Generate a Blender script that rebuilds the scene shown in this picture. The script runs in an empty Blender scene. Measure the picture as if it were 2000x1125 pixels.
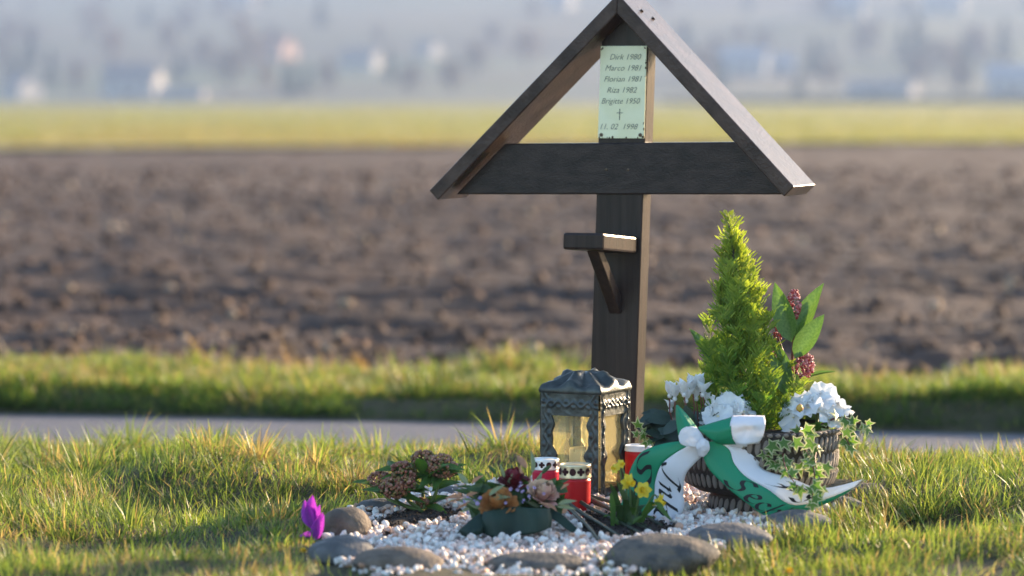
import bpy, bmesh, math, random
import numpy as np
from mathutils import Vector, Matrix, Quaternion, noise as mnoise

random.seed(7)
RNG = np.random.default_rng(11)
scene = bpy.context.scene
COL = scene.collection
rad = math.radians

# ------------------------------------------------------------------ camera
CAM = Vector((0.0, -6.5, 0.8))
FPX = 6175.0
PITCH = math.atan((562.5 - 190.0) / FPX)
cam_data = bpy.data.cameras.new('camera')
cam_data.sensor_width = 36.0
cam_data.lens = FPX / 2000.0 * 36.0
cam_data.clip_start = 0.1
cam_data.clip_end = 6000.0
cam_data.dof.use_dof = True
cam_data.dof.focus_distance = 6.15
cam_data.dof.aperture_fstop = 2.9
cam_data.dof.aperture_blades = 0
cam = bpy.data.objects.new('camera', cam_data)
cam.location = CAM
cam.rotation_euler = (math.pi / 2 - PITCH, 0, 0)
COL.objects.link(cam)
scene.camera = cam

# ------------------------------------------------------------------ sky, sun, exposure
SUN_EL = 14.5
SUN_AZ = 42.0            # degrees from +X towards +Y (right, a little behind the cross)
world = bpy.data.worlds.new('World')
scene.world = world
world.use_nodes = True
wn = world.node_tree
wn.nodes.clear()
w_out = wn.nodes.new('ShaderNodeOutputWorld')
w_bg = wn.nodes.new('ShaderNodeBackground')
w_sky = wn.nodes.new('ShaderNodeTexSky')
w_sky.sky_type = 'NISHITA'
w_sky.sun_disc = False
w_sky.sun_elevation = rad(SUN_EL)
w_sky.sun_rotation = rad(90 - SUN_AZ)
w_sky.dust_density = 1.0
w_sky.ozone_density = 2.0
w_sky.air_density = 1.0
w_bg.inputs['Strength'].default_value = 0.12
wn.links.new(w_sky.outputs[0], w_bg.inputs['Color'])
wn.links.new(w_bg.outputs[0], w_out.inputs['Surface'])
sun_data = bpy.data.lights.new('sun', 'SUN')
sun_data.energy = 5.0
sun_data.angle = rad(0.55)
sun_data.color = (1.0, 0.74, 0.47)
sun = bpy.data.objects.new('sun', sun_data)
e, a = rad(SUN_EL), rad(SUN_AZ)
SUN_DIR = Vector((math.cos(e) * math.cos(a), math.cos(e) * math.sin(a), math.sin(e)))
sun.rotation_euler = SUN_DIR.to_track_quat('Z', 'Y').to_euler()
sun.location = (20, 9, 8)
COL.objects.link(sun)
vs = scene.view_settings
vs.view_transform = 'Standard'
vs.look = 'None'
vs.gamma = 1.0
vs.use_curve_mapping = False
vs.exposure = 2.15
scene.render.engine = 'CYCLES'
scene.cycles.use_denoising = True
scene.cycles.max_bounces = 8
scene.cycles.transparent_max_bounces = 12
scene.cycles.volume_bounces = 1
scene.cycles.sample_clamp_indirect = 6.0

# ------------------------------------------------------------------ helpers
def ray(px, py):
    x = (px - 1000.0) / FPX
    y = -(py - 562.5) / FPX
    c, s = math.cos(PITCH), math.sin(PITCH)
    return Vector((x, c + y * s, -s + y * c))
def at(px, py, Y):
    """point of the place seen in direction (px, py) that stands at depth Y"""
    d = ray(px, py)
    return CAM + d * ((Y - CAM.y) / d.y)
def ground_at(px, py, z=0.0):
    d = ray(px, py)
    return CAM + d * ((z - CAM.z) / d.z)

def vn(x, y, seed=0):
    """vectorised value noise, 0..1"""
    x = np.asarray(x, float); y = np.asarray(y, float)
    xi = np.floor(x).astype(np.int64); yi = np.floor(y).astype(np.int64)
    xf = x - xi; yf = y - yi
    xf = xf * xf * (3 - 2 * xf); yf = yf * yf * (3 - 2 * yf)
    def h(i, j):
        n = (i * 374761393 + j * 668265263 + seed * 1442695041) & 0x7fffffff
        n = ((n ^ (n >> 13)) * 1274126177) & 0x7fffffff
        n = (n ^ (n >> 16)) & 0xffff
        return n / 65535.0
    return (h(xi, yi) * (1 - xf) + h(xi + 1, yi) * xf) * (1 - yf) + (h(xi, yi + 1) * (1 - xf) + h(xi + 1, yi + 1) * xf) * yf

def tag(o, label=None, cat=None, group=None, kind=None):
    if label: o['label'] = label
    if cat: o['category'] = cat
    if group: o['group'] = group
    if kind: o['kind'] = kind
    return o
def empty(name, loc, label, cat, group=None):
    o = bpy.data.objects.new(name, None)
    o.empty_display_size = 0.05
    o.location = loc
    COL.objects.link(o)
    return tag(o, label, cat, group)
def base_of(o):
    b = Vector((0, 0, 0))
    while o is not None:
        b += o.location
        o = o.parent
    return b
def link(name, me, parent=None, mw=None):
    """link a mesh; mw = placement in the world (rotation, scale, position)"""
    o = bpy.data.objects.new(name, me)
    COL.objects.link(o)
    mw = mw if mw is not None else Matrix()
    if parent is not None:
        o.parent = parent
        mw = Matrix.Translation(-base_of(parent)) @ mw
    o.matrix_local = mw
    return o

class MB:
    """collects geometry in world coordinates; build() links it as one mesh"""
    def __init__(s): s.v = []; s.f = []; s.m = []
    def add(s, vs, fs, mi=0):
        b = len(s.v); s.v += [tuple(p) for p in vs]
        s.f += [tuple(i + b for i in f) for f in fs]; s.m += [mi] * len(fs)
    def grid(s, P, mi=0, closed=False):
        n, k = len(P), len(P[0]); vs_ = [p for r in P for p in r]; fs = []
        for i in range(n - 1):
            for j in range(k if closed else k - 1):
                j2 = (j + 1) % k
                fs.append((i * k + j, i * k + j2, (i + 1) * k + j2, (i + 1) * k + j))
        s.add(vs_, fs, mi)
    def box(s, c, sx, sy, sz, M=None, mi=0):
        vs_ = [Vector((x * sx / 2, y * sy / 2, z * sz / 2)) for z in (-1, 1) for y in (-1, 1) for x in (-1, 1)]
        if M is not None: vs_ = [M @ p for p in vs_]
        c = Vector(c)
        s.add([p + c for p in vs_], [(0, 2, 3, 1), (4, 5, 7, 6), (0, 1, 5, 4), (2, 6, 7, 3), (0, 4, 6, 2), (1, 3, 7, 5)], mi)
    def prism(s, poly, off, mi=0):
        """poly: 3D outline; off: extrusion vector"""
        n = len(poly); P = [Vector(p) for p in poly]; off = Vector(off)
        s.add(P + [p + off for p in P], [tuple(range(n))[::-1], tuple(range(n, 2 * n))] +
              [(i, (i + 1) % n, n + (i + 1) % n, n + i) for i in range(n)], mi)
    def tube(s, pts, rads, n=6, mi=0, cap=True):
        pts = [Vector(p) for p in pts]
        if not hasattr(rads, '__len__'): rads = [rads] * len(pts)
        rings = []
        prev = None
        for i, p in enumerate(pts):
            t = (pts[min(i + 1, len(pts) - 1)] - pts[max(i - 1, 0)])
            t = t.normalized() if t.length > 1e-9 else Vector((0, 0, 1))
            if prev is None:
                u = t.orthogonal().normalized()
            else:
                u = (prev - t * prev.dot(t))
                u = u.normalized() if u.length > 1e-6 else t.orthogonal().normalized()
            prev = u
            w = t.cross(u)
            rings.append([p + (u * math.cos(6.28318 * k / n) + w * math.sin(6.28318 * k / n)) * rads[i] for k in range(n)])
        b = len(s.v)
        s.grid(rings, mi, True)
        if cap:
            s.f.append(tuple(range(b, b + n))[::-1]); s.m.append(mi)
            e_ = b + (len(pts) - 1) * n
            s.f.append(tuple(range(e_, e_ + n))); s.m.append(mi)
    def lathe(s, prof, c, n=32, mi=0):
        c = Vector(c)
        s.grid([[c + Vector((r * math.cos(6.28318 * k / n), r * math.sin(6.28318 * k / n), z)) for k in range(n)] for r, z in prof], mi, True)
    def build(s, name, mats, parent=None, smooth=True, bevel=0.0, local=None):
        """local: point that becomes the mesh origin (for top-level meshes)"""
        me = bpy.data.meshes.new(name)
        off = base_of(parent) if parent is not None else Vector(local or (0, 0, 0))
        me.from_pydata([(p[0] - off.x, p[1] - off.y, p[2] - off.z) for p in s.v], [], s.f)
        if not isinstance(mats, (list, tuple)): mats = [mats]
        for m_ in mats: me.materials.append(m_)
        me.polygons.foreach_set('material_index', s.m)
        if smooth: me.polygons.foreach_set('use_smooth', [True] * len(s.f))
        me.update()
        o = bpy.data.objects.new(name, me)
        COL.objects.link(o)
        if parent is not None: o.parent = parent
        else: o.location = off
        if bevel > 0:
            bm_ = o.modifiers.new('bevel', 'BEVEL'); bm_.width = bevel; bm_.segments = 2; bm_.limit_method = 'ANGLE'
        return o
    def mesh(s, name, mats, smooth=True):
        me = bpy.data.meshes.new(name)
        me.from_pydata(s.v, [], s.f)
        if not isinstance(mats, (list, tuple)): mats = [mats]
        for m_ in mats: me.materials.append(m_)
        me.polygons.foreach_set('material_index', s.m)
        if smooth: me.polygons.foreach_set('use_smooth', [True] * len(s.f))
        me.update()
        return me

def crom(pts, n):
    """Catmull-Rom through pts, n samples"""
    P = [Vector(p) for p in pts]
    P = [P[0] * 2 - P[1]] + P + [P[-1] * 2 - P[-2]]
    out = []
    k = len(P) - 3
    for i in range(n):
        u = i / (n - 1) * k
        j = min(int(u), k - 1); t = u - j
        a_, b_, c_, d_ = P[j:j + 4]
        out.append(0.5 * ((2 * b_) + (c_ - a_) * t + (2 * a_ - 5 * b_ + 4 * c_ - d_) * t * t + (3 * b_ - a_ - 3 * c_ + d_) * t ** 3))
    return out

def mat(name, c1, c2=None, scale=20.0, rough=0.7, bump=0.0, bscale=None, trans=0.0, attr=False, spec=0.4, metal=0.0,
        stretch=None, ior=1.45, tcol=None, detail=4.0, sheen=0.0, lo=0.35, hi=0.65):
    m = bpy.data.materials.new(name)
    m.use_nodes = True
    nt = m.node_tree; N = nt.nodes; L = nt.links
    b = N['Principled BSDF']; out = N['Material Output']
    b.inputs['Roughness'].default_value = rough
    b.inputs['Specular IOR Level'].default_value = spec
    b.inputs['Metallic'].default_value = metal
    b.inputs['IOR'].default_value = ior
    tc = N.new('ShaderNodeTexCoord')
    src = tc.outputs['Object']
    if stretch:
        mp = N.new('ShaderNodeMapping'); mp.inputs['Scale'].default_value = stretch
        L.new(src, mp.inputs['Vector']); src = mp.outputs[0]
    ns = N.new('ShaderNodeTexNoise'); ns.inputs['Scale'].default_value = scale; ns.inputs['Detail'].default_value = detail
    L.new(src, ns.inputs['Vector'])
    mix = N.new('ShaderNodeMix'); mix.data_type = 'RGBA'
    mr = N.new('ShaderNodeMapRange'); mr.inputs['From Min'].default_value = lo; mr.inputs['From Max'].default_value = hi
    L.new(ns.outputs['Fac'], mr.inputs['Value'])
    L.new(mr.outputs[0], mix.inputs['Factor'])
    c2 = c2 or c1
    mix.inputs['A'].default_value = (*c1, 1); mix.inputs['B'].default_value = (*c2, 1)
    col = mix.outputs['Result']
    if attr:
        at_ = N.new('ShaderNodeAttribute'); at_.attribute_name = 'Col'
        mu = N.new('ShaderNodeMix'); mu.data_type = 'RGBA'; mu.blend_type = 'MULTIPLY'; mu.inputs['Factor'].default_value = 1.0
        L.new(col, mu.inputs['A']); L.new(at_.outputs['Color'], mu.inputs['B']); col = mu.outputs['Result']
    L.new(col, b.inputs['Base Color'])
    if bump > 0:
        nb = N.new('ShaderNodeTexNoise'); nb.inputs['Scale'].default_value = bscale or scale * 3; nb.inputs['Detail'].default_value = 5
        L.new(src, nb.inputs['Vector'])
        bp = N.new('ShaderNodeBump'); bp.inputs['Strength'].default_value = bump; bp.inputs['Distance'].default_value = 0.01
        L.new(nb.outputs['Fac'], bp.inputs['Height']); L.new(bp.outputs[0], b.inputs['Normal'])
    if trans > 0:
        tr = N.new('ShaderNodeBsdfTranslucent')
        if tcol:
            mt = N.new('ShaderNodeMix'); mt.data_type = 'RGBA'; mt.blend_type = 'MULTIPLY'; mt.inputs['Factor'].default_value = 1.0
            mt.inputs['B'].default_value = (*tcol, 1); L.new(col, mt.inputs['A']); L.new(mt.outputs['Result'], tr.inputs['Color'])
        else:
            L.new(col, tr.inputs['Color'])
        ms = N.new('ShaderNodeMixShader'); ms.inputs['Fac'].default_value = trans
        L.new(b.outputs[0], ms.inputs[1]); L.new(tr.outputs[0], ms.inputs[2]); L.new(ms.outputs[0], out.inputs['Surface'])
    return m

def np_mesh(name, V, faces_flat, starts, totals, mats, cols=None, smooth=True, matidx=None):
    me = bpy.data.meshes.new(name)
    me.vertices.add(len(V)); me.vertices.foreach_set('co', np.ascontiguousarray(V, np.float32).ravel())
    me.loops.add(len(faces_flat)); me.loops.foreach_set('vertex_index', np.ascontiguousarray(faces_flat, np.int32))
    me.polygons.add(len(starts)); me.polygons.foreach_set('loop_start', np.ascontiguousarray(starts, np.int32))
    me.polygons.foreach_set('loop_total', np.ascontiguousarray(totals, np.int32))
    if smooth: me.polygons.foreach_set('use_smooth', np.ones(len(starts), bool))
    for m_ in (mats if isinstance(mats, (list, tuple)) else [mats]): me.materials.append(m_)
    if matidx is not None: me.polygons.foreach_set('material_index', np.ascontiguousarray(matidx, np.int32))
    if cols is not None:
        ca = me.color_attributes.new('Col', 'FLOAT_COLOR', 'POINT')
        c4 = np.ones((len(V), 4), np.float32); c4[:, :3] = cols
        ca.data.foreach_set('color', c4.ravel())
    me.update(calc_edges=True)
    me.validate()
    return me

def grass_mesh(name, P, H, W, az, lean, bend, col, material):
    """P (n,3) roots; each blade is a bent tapering strip"""
    n = len(P)
    ts = (0.0, 0.38, 0.72); wf = (1.0, 0.85, 0.5)
    dx, dy = np.cos(az), np.sin(az)
    fa = az + np.pi / 2 + RNG.normal(0, 0.6, n)
    qx, qy = np.cos(fa), np.sin(fa)
    V = np.zeros((n, 7, 3))
    def pos(t):
        hor = H * (lean * t + bend * t * t)
        ver = H * (t * np.sqrt(np.clip(1 - lean ** 2, 0.1, 1)) - 0.45 * bend * t * t)
        return P[:, 0] + dx * hor, P[:, 1] + dy * hor, P[:, 2] + ver
    for k, t in enumerate(ts):
        x, y, z = pos(t)
        w = W * wf[k] / 2
        V[:, 2 * k] = np.stack([x - qx * w, y - qy * w, z], 1)
        V[:, 2 * k + 1] = np.stack([x + qx * w, y + qy * w, z], 1)
    V[:, 6] = np.stack(pos(1.0), 1)
    f = np.array([0, 1, 3, 2, 2, 3, 5, 4, 4, 5, 6])
    F = (np.arange(n)[:, None] * 7 + f[None]).ravel()
    tot = np.tile([4, 4, 3], n); st = np.concatenate([[0], np.cumsum(tot)[:-1]])
    cols = np.repeat(col[:, None, :], 7, 1).reshape(-1, 3)
    return np_mesh(name, V.reshape(-1, 3), F, st, tot, material, cols)

def rand_rot(n):
    q = RNG.normal(size=(n, 4)); q /= np.linalg.norm(q, axis=1)[:, None]
    w, x, y, z = q.T
    return np.stack([1 - 2 * (y * y + z * z), 2 * (x * y - w * z), 2 * (x * z + w * y),
                     2 * (x * y + w * z), 1 - 2 * (x * x + z * z), 2 * (y * z - w * x),
                     2 * (x * z - w * y), 2 * (y * z + w * x), 1 - 2 * (x * x + y * y)], 1).reshape(n, 3, 3)

def ico(sub):
    bm = bmesh.new(); bmesh.ops.create_icosphere(bm, subdivisions=sub, radius=1.0)
    V = np.array([v.co[:] for v in bm.verts]); F = np.array([[v.index for v in f.verts] for f in bm.faces])
    bm.free(); return V, F

def scatter(name, protoV, protoF, P, S, material, cols, rot=None, smooth=False):
    """one mesh of many deformed copies; protoV list of vertex arrays sharing protoF; S (n,3) scales"""
    n = len(P); k = len(protoV[0])
    pick = RNG.integers(0, len(protoV), n)
    base = np.stack(protoV)[pick] * S[:, None, :]
    R = rand_rot(n) if rot is None else rot
    V = np.einsum('nij,nkj->nki', R, base) + P[:, None, :]
    F = (np.arange(n)[:, None, None] * k + protoF[None]).reshape(-1)
    nf = n * len(protoF)
    c = np.repeat(cols[:, None, :], k, 1).reshape(-1, 3)
    return np_mesh(name, V.reshape(-1, 3), F, np.arange(nf) * 3, np.full(nf, 3), material, c, smooth)

def sheet(name, xs, ys, zf, material, kind='structure'):
    X, Y = np.meshgrid(xs, ys)
    return sheet_xy(name, X, Y, zf(X, Y), material, kind)
def sheet_xy(name, X, Y, Z, material, kind='structure'):
    r, c = X.shape
    V = np.stack([X, Y, Z], -1).reshape(-1, 3)
    i = np.arange((r - 1) * c).reshape(r - 1, c)[:, :-1].ravel()
    F = np.stack([i, i + 1, i + c + 1, i + c], 1)
    me = np_mesh(name, V, F.ravel(), np.arange(len(F)) * 4, np.full(len(F), 4), material)
    o = bpy.data.objects.new(name, me); COL.objects.link(o)
    return tag(o, kind=kind)

# ------------------------------------------------------------------ materials
M = {}
M['soil_near'] = mat('lawn_soil', (0.045, 0.040, 0.018), (0.075, 0.062, 0.03), 14, 0.95, 0.6, 60)
M['grass'] = mat('grass_blades', (0.9, 0.9, 0.9), (1.1, 1.1, 1.1), 3, 0.42, trans=0.5, attr=True, spec=0.35, tcol=(1.25, 1.2, 0.7))
M['asphalt'] = mat('asphalt', (0.085, 0.085, 0.095), (0.13, 0.126, 0.138), 35, 0.75, 0.5, 300, stretch=(0.3, 1, 1))
M['plough'] = mat('ploughed_soil', (0.038, 0.0205, 0.0130), (0.063, 0.036, 0.0245), 1.3, 0.9, 0.5, 30, attr=False)
M['clod'] = mat('soil_clods', (0.9, 0.9, 0.9), (1.15, 1.1, 1.05), 4, 0.85, 0.3, 40, attr=True)
M['ground'] = mat('ground_earth', (0.09, 0.08, 0.045), (0.12, 0.10, 0.06), 0.2, 0.95)
M['crop'] = mat('young_crop', (0.23, 0.235, 0.085), (0.29, 0.28, 0.11), 0.05, 0.8, 0.6, 4.0, stretch=(0.25, 1, 1), spec=0.2)
M['hill'] = mat('hill_meadow', (0.10, 0.13, 0.05), (0.13, 0.105, 0.07), 0.011, 0.95, stretch=(0.6, 1, 1))
M['wood'] = mat('stained_wood', (0.018, 0.0120, 0.0110), (0.038, 0.025, 0.0220), 9, 0.31, 0.12, 60, stretch=(7, 7, 0.25), spec=0.5, ior=1.3, detail=6)
M['woodh'] = mat('stained_wood_crossbar', (0.018, 0.0120, 0.0110), (0.038, 0.025, 0.0220), 9, 0.31, 0.12, 60, stretch=(0.25, 7, 7), spec=0.5, ior=1.3, detail=6)

# ------------------------------------------------------------------ the setting
LOW = -0.20
def road_shift(x): return -0.19 * np.asarray(x)            # the path runs nearer towards the right
ROAD0, ROAD1 = 1.22, 3.24                                   # its edges at x = 0
def lawn_z(x, y):
    x = np.asarray(x, float); y = np.asarray(y, float)
    bumps = (vn(x * 3.1 + 5, y * 3.1, 1) - 0.5) * 0.085 + (vn(x * 8, y * 8, 2) - 0.5) * 0.022
    e0 = ROAD0 + road_shift(x)
    t = np.clip((y - (e0 - 0.62)) / 0.60, 0, 1)
    bed = np.clip(1 - np.hypot((x - 0.12) / 0.62, (y + 0.62) / 0.62), 0, 1)
    bumps = bumps * np.clip(1 - bed * 3.5, 0, 1)
    return bumps * (1 - t) + (LOW - 0.012) * t * t * (3 - 2 * t)

sheet('ground', np.linspace(-880, 880, 12), np.linspace(-50, 1780, 14), lambda X, Y: X * 0 - 0.75, M['ground'])
ys = np.linspace(-2.4, 3.2, 150)
xs = np.linspace(-3.6, 3.6, 170)
Xg, Yg = np.meshgrid(xs, ys)
Yg = np.minimum(Yg, ROAD0 + road_shift(Xg) + 0.05)
sheet_xy('lawn', Xg, Yg, lawn_z(Xg, Yg), M['soil_near'])
# path
v_, k_ = np.meshgrid(np.linspace(0, 1, 24), np.linspace(-9, 9, 60))
Xr = k_; Yr = ROAD0 + (ROAD1 - ROAD0) * v_ + road_shift(k_)
sheet_xy('road', Xr, Yr, LOW + 0.012 - 0.02 * (2 * v_ - 1) ** 2, M['asphalt'])
# verge beyond the path
def verge_z(x, y, m):
    t = np.clip(m / 0.22, 0, 1); t = t * t * (3 - 2 * t)
    return LOW - 0.014 + 0.075 * t + 0.05 * (vn(np.asarray(x) * 1.3, np.asarray(y) * 1.3, 5) - 0.5) * t - 0.06 * np.clip((m - 0.9) / 0.4, 0, 1)
v_, k_ = np.meshgrid(np.linspace(0, 1, 40), np.linspace(-9, 9, 140))
Xr = k_; Yr = ROAD1 - 0.06 + 1.5 * v_ + road_shift(k_)
sheet_xy('verge', Xr, Yr, verge_z(Xr, Yr, v_ * 1.5), M['soil_near'])
# ploughed field
PL0 = ROAD1 + 1.20
def plough_z(X, Y):
    d = np.clip((Y - 5) / 10, 0.6, 2.2)
    f = 0.055 * np.sin((Y + 0.12 * X + 1.2 * vn(X * 0.35, Y * 0.35, 8)) * 6.28 / 0.95) * (0.4 + vn(X * 0.5, Y * 0.5, 9))
    n = (vn(X * 2.3, Y * 2.3, 3) - 0.5) * 0.09 + (vn(X * 6.1, Y * 6.1, 4) - 0.5) * 0.05 + (vn(X * 13, Y * 13, 7) - 0.5) * 0.03 + (vn(X * 0.6, Y * 0.6, 6) - 0.5) * 0.12
    return LOW - 0.02 + (f + n) * 0.58
FAR_EDGE = 57.5
rr = np.concatenate([np.linspace(0, 9, 190), np.linspace(9.1, 22, 130), np.linspace(22.3, 60, 90)])
kk = np.linspace(-1, 1, 330)
K, Rr = np.meshgrid(kk, rr)
Yp = PL0 + Rr + np.where(Rr < 9, road_shift(K * 3.4) * np.clip(1 - Rr / 9, 0, 1), 0)
Xp = K * (3.4 + 0.235 * Rr)
lim = FAR_EDGE + 0.55 * Xp
Yp = np.minimum(Yp, np.maximum(lim, 30))
sheet_xy('ploughed_field', Xp, Yp, plough_z(Xp, Yp), M['plough'])
icoV1, icoF1 = ico(1)
protos = []
for k in range(10):
    r = np.array([1 + 0.55 * mnoise.noise(Vector(v) * 1.3 + Vector((k * 7.1, 0, 0))) for v in icoV1])
    protos.append(icoV1 * r[:, None])
n = 20000
rrr = 34 * RNG.random(n) ** 1.7
kx = RNG.uniform(-1, 1, n)
cx = kx * (3.3 + 0.22 * rrr); cy = PL0 + 0.12 + rrr + road_shift(kx * 3.3) * np.clip(1 - rrr / 9, 0, 1)
sz = (0.006 + 0.028 * RNG.random(n) ** 4) * (1 + rrr * 0.03)
S = sz[:, None] * RNG.uniform(0.45, 1.5, (n, 3))
tone = RNG.uniform(0.7, 1.35, n)[:, None]
cc = np.array([0.066, 0.038, 0.0255]) * tone
straw = RNG.random(n) < 0.06  # straw-coloured clods, also painted in as the field's small speckled highlights
cc[straw] = np.array([0.34, 0.25, 0.17]) * RNG.uniform(0.7, 1.1, (straw.sum(), 1))
me = scatter('soil_clods', protos, icoF1, np.stack([cx, cy, plough_z(cx, cy) + sz * 0.1], 1), S, M['clod'], cc)
tag(link('soil_clods', me), 'brown earth clods strewn over the ploughed field', 'soil', kind='stuff')

# green crop field, hill
v_, k_ = np.meshgrid(np.linspace(0, 1, 60), np.linspace(-1, 1, 60))
Xc = k_ * 120; e0 = np.maximum(FAR_EDGE - 0.6 + 0.55 * Xc * np.clip(1 - np.abs(Xc) / 60, 0.2, 1), 28)
Yc = e0 + (500 - e0) * v_ ** 2
sheet_xy('crop_field', Xc, Yc, LOW + 0.06 + 0.05 * (vn(Xc, Yc, 21) - 0.5), M['crop'])
n = 90000
u = RNG.random(n); d_ = 1 / (1 / 62.0 * (1 - u) + 1 / 500.0 * u)
x = RNG.uniform(-1, 1, n) * 0.2 * d_; e0 = np.maximum(FAR_EDGE - 0.3 + 0.55 * x * np.clip(1 - np.abs(x) / 60, 0.2, 1), 28); y = d_ - 6.5
kp = y > e0; x, y, d_ = x[kp], y[kp], d_[kp]; n = len(x)
cr = np.array([0.225, 0.25, 0.10])[None] * (1 - RNG.random((n, 1)) * 0.35) + np.array([0.10, 0.06, 0.02])[None] * RNG.random((n, 1)) ** 2
brown = vn(x / 9, y / 4, 23) > 0.72
cr[brown] = np.array([0.24, 0.18, 0.09])
crop_args = (np.stack([x, y, np.full(n, LOW + 0.03)], 1), 0.09 * RNG.uniform(0.6, 1.3, n), 0.0009 * d_, RNG.random(n) * 6.28, RNG.uniform(0, .6, n), RNG.uniform(0, .5, n), cr)
tag(link('crop', grass_mesh('crop', *crop_args, M['grass'])), 'pale sunlit green crop far beyond the ploughed field', 'crop', kind='stuff')
def hill_z(x, y):
    x = np.asarray(x, float); y = np.asarray(y, float)
    t = np.clip(y - 500, 0, None)
    base = -0.6 + 0.010 * np.clip(t, 0, 120) + 0.058 * np.clip(t - 120, 0, None)
    return base + np.clip(t / 200, 0, 1) * ((vn(x / 160, y / 160, 31) - 0.5) * 9 + (vn(x / 50, y / 60, 32) - 0.5) * 3)
sheet('hillside', np.linspace(-640, 640, 110), np.linspace(490, 1640, 110), hill_z, M['hill'])
def hill_spot(px, py):
    """where the ground of the slope is seen in direction (px, py)"""
    for Y in range(505, 1600, 3):
        p = at(px, py, Y)
        if hill_z(p.x, Y) >= p.z: return Vector((p.x, Y, float(hill_z(p.x, Y))))
    return at(px, py, 1500)

# air
hz = MB(); hz.box((0, 865, 44.0), 1790, 1860, 91.0)
M['haze'] = bpy.data.materials.new('haze_air'); M['haze'].use_nodes = True
nt = M['haze'].node_tree; nt.nodes.clear()
o_ = nt.nodes.new('ShaderNodeOutputMaterial'); pv = nt.nodes.new('ShaderNodeVolumePrincipled')
pv.inputs['Color'].default_value = (0.20, 0.265, 0.405, 1); pv.inputs['Density'].default_value = 0.0011
pv.inputs['Anisotropy'].default_value = 0.2
nt.links.new(pv.outputs[0], o_.inputs['Volume'])
tag(hz.build('haze', M['haze'], smooth=False), 'thin pale blue winter haze over the fields', 'haze', kind='stuff')

# ------------------------------------------------------------------ village on the far slope
def house_proto(kind):
    """walls, roof, windows, chimney as separate meshes, base at the origin"""
    w, d, h, rh = ((9, 11, 5.2, 3.6), (15, 9, 5.6, 3.4), (17, 8, 3.0, 1.6))[kind]
    parts = []
    b = MB(); x, y = w / 2, d / 2
    b.add([(-x, -y, 0), (x, -y, 0), (x, y, 0), (-x, y, 0), (-x, -y, h), (x, -y, h), (x, y, h), (-x, y, h), (-x, 0, h + rh), (x, 0, h + rh)],
          [(0, 1, 5, 4), (2, 3, 7, 6), (1, 2, 6, 9, 5), (3, 0, 4, 8, 7)])
    parts.append(('wall', b, 'wall'))
    r = MB(); o = 0.5
    s_ = rh / y
    for sy in (-1, 1):
        r.prism([(-x - o, sy * (y + o), h - s_ * o + .05), (x + o, sy * (y + o), h - s_ * o + .05), (x + o, 0, h + rh + .05), (-x - o, 0, h + rh + .05)], (0, 0, 0.25))
    parts.append(('roof', r, 'roof'))
    nwin = 2 if kind == 0 else 4
    for k in range(nwin):
        for zz in ((1.0, 3.4) if h > 4 else (1.0,)):
            q = MB(); q.box((-x + (k + 0.5) * w / nwin, -y - 0.02, zz + 0.65), 1.1, 0.1, 1.3); parts.append(('window', q, 'glassfar'))
    q = MB(); q.box((x + 0.02, 1.0, 1.9 if h < 4 else 4.0), 0.1, 1.1, 1.3); parts.append(('window', q, 'glassfar'))
    q = MB(); q.box((0, -y - 0.03, 1.05), 1.0, 0.1, 2.1); parts.append(('door', q, 'doorfar'))
    q = MB(); q.box((x * 0.4, 0.6, h + rh), 0.7, 0.7, 1.6); parts.append(('chimney', q, 'roof'))
    return parts
M['wall'] = mat('rendered_wall', (0.50, 0.48, 0.45), (0.56, 0.53, 0.50), 0.8, 0.8)
M['wall_pink'] = mat('rendered_wall_pink', (0.55, 0.36, 0.28), (0.6, 0.4, 0.32), 0.8, 0.8)
M['roof'] = mat('slate_roof', (0.16, 0.15, 0.16), (0.22, 0.2, 0.2), 1.5, 0.6)
M['roof_pale'] = mat('pale_roof', (0.34, 0.35, 0.38), (0.40, 0.41, 0.44), 1.5, 0.4)
M['roof_red'] = mat('red_tile_roof', (0.28, 0.12, 0.08), (0.34, 0.16, 0.1), 1.5, 0.8)
M['glassfar'] = mat('window_pane', (0.05, 0.06, 0.08), None, 1, 0.1)
M['doorfar'] = mat('house_door', (0.12, 0.08, 0.05), None, 1, 0.6)
HP = {}
def house(px, py, kind, wallm, roofm, rz, label, sc=1.0):
    p = hill_spot(px, py)
    key = (kind, wallm, roofm)
    if key not in HP:
        HP[key] = [(n, b.mesh(n, M[wallm] if m == 'wall' else M[roofm] if m == 'roof' else M[m], False)) for n, b, m in house_proto(kind)]
    r = empty('village_house', (p.x, p.y, p.z - 0.4), label, 'house', 'houses of the far village')
    r.rotation_euler.z = rad(rz); r.scale = (sc, sc, sc)
    for n, me in HP[key]:
        o = bpy.data.objects.new(n, me); COL.objects.link(o); o.parent = r
    return r
house(42, 193, 0, 'wall', 'roof', -35, 'hazy pale house at the far left edge of the green field', 0.62)
house(262, 190, 1, 'wall', 'roof', -14, 'long hazy bluish house with sunlit gable, at left behind the green field', 0.75)
house(356, 193, 2, 'wall', 'roof', -8, 'low hazy shed right of the long bluish house', 0.55)
house(706, 136, 1, 'wall', 'roof', -24, 'blurred white house with bright gable midway up the slope, left of the cross', 0.62)
house(838, 112, 0, 'wall', 'roof', -32, 'small blurred white house just left of the cross roof', 0.55)
house(545, 118, 0, 'wall_pink', 'roof_red', -28, 'blurred pinkish house on the slope left of centre', 0.75)
house(470, 14, 1, 'wall', 'roof_pale', -18, 'blurred pale house at the top edge, left of centre', 0.9)
house(1455, 150, 1, 'wall', 'roof_pale', -20, 'blurred white house with pale roof just right of the cross roof', 0.75)
house(1530, 150, 0, 'wall', 'roof_pale', -12, 'small blurred pale house beside the white house right of the cross', 0.6)
house(1725, 190, 2, 'wall', 'roof', -24, 'low bright shed at right behind the green field', 0.75)
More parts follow.
